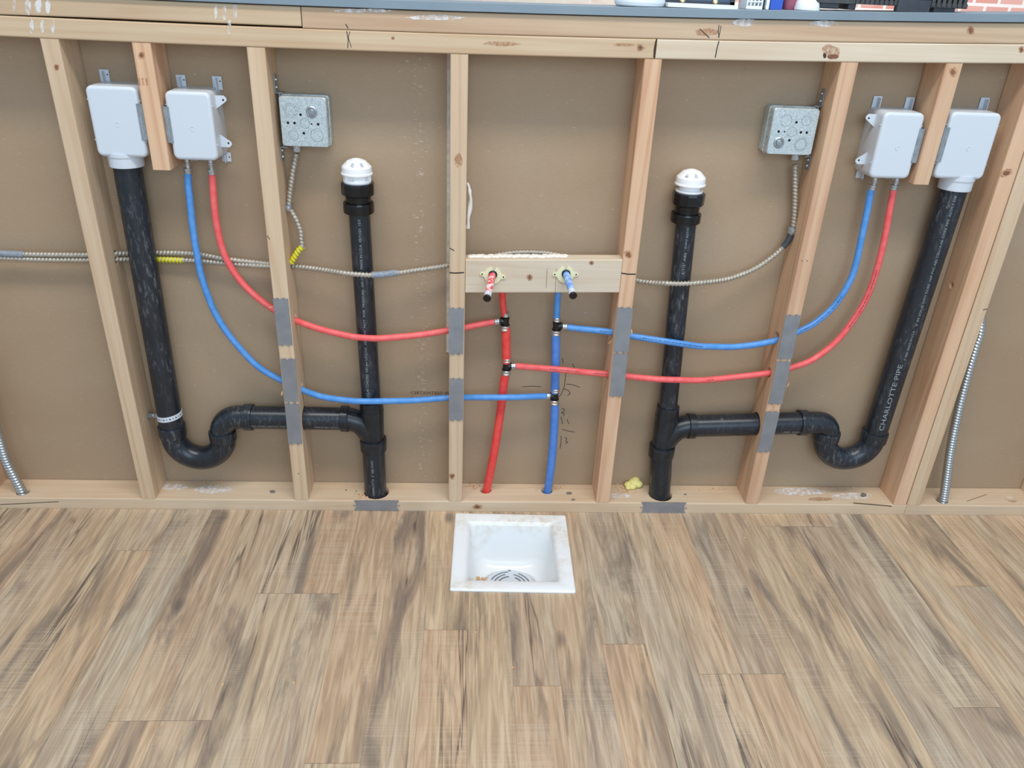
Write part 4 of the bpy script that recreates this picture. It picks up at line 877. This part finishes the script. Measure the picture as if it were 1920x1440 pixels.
# slivers of wood stuck around the drilled holes
for i, (u, v, Y, a, lab) in enumerate(((508, 575, .004, .4, 'pale splinter above the red tube left of the left box stud'), (529, 738, .004, 1.4, 'curled splinter beside the middle plate of the left box stud'), (1184, 622, .004, 1.7, 'pale splinter by the blue tube right of the faucet block'), (1143, 641, .02, .9, 'torn wood fibre on the side of the stud right of the faucet block'), (1476, 722, .004, 1.2, 'white splinter beside the middle plate of the right box stud'))):
    c = at(u, v, Y); mb = MB(); d = Vector((math.cos(a), 0, math.sin(a))); s_ = Vector((-d.z, -.3, d.x)); L0 = []
    for k in range(6): t_ = (k - 2.5) / 2.5; L0.append((c + d * .008 * t_ - s_ * .002 * (1.1 - abs(t_)) + Vector((0, -.004 * (1 - t_ * t_), 0)), c + d * .008 * t_ + s_ * .002 * (1.1 - abs(t_)) + Vector((0, -.004 * (1 - t_ * t_), 0))))
    for (a0, b0), (a1, b1) in zip(L0, L0[1:]): mb.poly([a0, b0, b1, a1])
    o = mb.build('splinter', M['shaving']); tag(o, lab, 'splinter', 'splinters around the drilled holes')
for i, (u, v, lab) in enumerate(((891, 1186, 'tiny pale wood chip on the floor, nearest below the sink'), (1497, 1156, 'tiny wood chip on the floor at right, under the scuffs'), (551, 1281, 'tiny wood chip on the floor at lower left on a dark streak'), (345, 1040, 'tiny wood chip on the floor near the left end joint'), (1246, 1021, 'tiny white chip on the floor below the right drain'), (1396, 1009, 'tiny white chip on the floor below the right box stud'), (418, 1284, 'tiny wood chip on the floor, leftmost of the low ones'), (961, 1252, 'tiny wood chip on the floor straight below the sink, lowest'))):
    c = atz(u, v, FZ); mb = MB(); a = i * 1.3; R_ = [Vector((c.x + r * math.cos(a + q), c.y + r * math.sin(a + q), 0)) for r, q in ((.0045, 0), (.002, 1.2), (.004, 2.9), (.0025, 4.4))]
    mb.loft([[p_ + Vector((0, 0, FZ + .0003)) for p_ in R_], [p_ * 1 + Vector((0, 0, FZ + .0016)) for p_ in R_]], smooth=False); o = mb.build('wood_chip', M['shaving']); tag(o, lab, 'wood chip', 'wood chips scattered on the floor')
# ================================================================ THINGS ON THE COUNTER CAP
def cz_(x): return HF(x) + .0973
def on(u0, u1, v, Y): a, b = at(u0, v, Y).x, at(u1, v, Y).x; return a, b, cz_((a + b) / 2) + .0004
x0, x1, z = on(1153, 1247, 8, .05); mb = MB(); mb.smooth = True; r = (x1 - x0) / 2
mb.lathe([(r * .90, 0), (r * .97, .0025), (r, .008), (r, .11), (r * 1.03, .112), (r * 1.03, .12), (r * .9, .122)], ((x0 + x1) / 2, .058, z), n=48); o = mb.build('plastic_tub', M['towel']); tag(o, 'white round plastic tub standing on the counter edge, cut off by the frame', 'tub')
x0, x1, z = on(1247, 1382, 10, .03); mb = MB(); mb.loft([rect(0, 0, 1, 1, .1, 0, 1)] * 2) if False else None
mb.box(x0 + .004, x1, .020, .075, z, z + .0075); o = mb.build('white_board', M['towel']); tag(o, 'thin white board lying on the counter right of the tub', 'board')
xk = x1; T = thing('storage_crate', ((x0 + x1) / 2, .10, z), 'dark slate blue crate standing behind the thin white board', 'crate')
mb = MB(); mb.box(x0 + .01, x1 + .002, .090, .104, z + .0125, z + .16); mb.build('front_face', M['slate'], T); mb = MB(); mb.box(x0 + .005, x1 + .012, .088, .108, z, z + .0125); mb.box(x1 + .002, x1 + .012, .088, .108, z, z + .165); mb.build('rim', M['dark'], T)
for u in (1279, 1341): p = at(u, 5, .085); mb = MB(); mb.smooth = True; mb.lathe([(.003, 0), (.006, .001), (.006, .004), (.003, .006)], (p.x, .0878, z + .0115), (0, -1, 0), 14); mb.build('brass_knob', M['brass'], T)
x0, x1, z = on(1398, 1426, 10, .05); T = thing('lattice_basket', ((x0 + x1) / 2, .06, z), 'small pale plastic basket with square openings on the counter', 'basket')
mb = MB()
for i in range(5): xx = x0 + (x1 - x0) * i / 4; mb.box(xx - .0012, xx + .0012, .040, .0425, z, z + .09)
for j in range(10): mb.box(x0, x1, .0395, .043, z + (0 if j == 0 else .004 + j * .009), z + (.006 if j == 0 else .0065 + j * .009))
mb.box(x0, x0 + .002, .043, .10, z, z + .09); mb.box(x1 - .002, x1, .043, .10, z, z + .09); mb.box(x0, x1, .098, .10, z, z + .09); mb.build('basket_wall', M['towel'], T)
for u0, u1, Y0_, Y1_, mat, nm, lab, cat in ((1427, 1434, .05, .10, 'dark', 'dark_gap_filler', 'narrow dark filler in the black gap between the basket and the white binder', 'case'), (1436, 1442, .04, .11, 'towel', 'binder', 'thin white binder standing upright on the counter', 'binder'), (1444, 1467, .045, .11, 'bluebox', 'storage_box', 'bright blue box standing on the counter', 'box')):  # narrow dark block added for the black gap beside the basket
    x0, x1, z = on(u0, u1, 12, Y0_); mb = MB(); mb.loft([[Vector((p_.x, y, p_.z)) for p_ in rect((x0 + x1) / 2, z + .06, x1 - x0, .12, .0015, 0, 2)] for y in (Y0_, Y1_)], smooth=False); o = mb.build(nm, M[mat]); tag(o, lab, cat)
x0, x1, z = on(1468, 1494, 12, .06); mb = MB(); mb.smooth = True; mb.loft([[Vector(((x0 + x1) / 2 + r * .017 * math.cos(a) * (1 + .06 * math.sin(5 * a)), .07 + r * .02 * math.sin(a), z + h)) for a in [2 * PI * i / 24 for i in range(24)]] for r, h in ((.8, 0), (1, .01), (1.05, .05), (.9, .10), (.6, .12))]); o = mb.build('wrapper_roll', M['maroonbag']); tag(o, 'crumpled maroon and white wrapped roll on the counter', 'wrapped roll')
x0, x1, z = on(1490, 1536, 14, .05); mb = MB(); mb.smooth = True; r = (x1 - x0) / 2; mb.lathe([(r, 0), (r, .004), (r * .93, .014), (r * .72, .024), (r * .4, .031), (.001, .033)], ((x0 + x1) / 2, .05, z), n=32, sharp=False); o = mb.build('domed_lid', M['towel']); tag(o, 'white domed lid resting on the counter left of the black case', 'lid')
x0, x1, z = on(1524, 1812, 20, .03); T = thing('tool_case', ((x0 + x1) / 2, .07, z), 'black ribbed plastic tool case lying on the counter', 'tool case'); w = x1 - x0; fx = lambda u: x0 + (u - 1524) / 288 * w
mb = MB(); mb.box(x0, x1, .030, .120, z + .011, z + .020); mb.loft([[Vector((x, y, zz)) for y, zz in xsec(.036, .118, z + .018, z + .075, .008)] for x in (x0 + .004, x1 - .006)], smooth=False)
for i in range(9): u = 1600 + i * 9; mb.box(fx(u), fx(u) + .006, .027, .034, z + .012, z + .055)
for i in range(7): u = 1742 + i * 10; mb.box(fx(u), fx(u) + .007, .027, .034, z + .013, z + .06)
mb.build('case_shell', M['case'], T)
mb = MB(); mb.box(fx(1677), fx(1738), .022, .036, z + .001, z + .024); mb.build('latch', M['dark'], T)
for u0, u1 in ((1538, 1572), (1590, 1604), (1752, 1792)): mb = MB(); mb.loft([[Vector((x, y, zz)) for y, zz in xsec(.034, .110, z, z + .013, .003)] for x in (fx(u0), fx(u1))], smooth=False); mb.build('case_foot', M['dark'], T)
mb = MB(); mb.box(fx(1684), fx(1736), .028, .033, z + .030, z + .050); mb.build('red_insert', simple('dull_red_plastic', (150, 84, 84), .5), T)
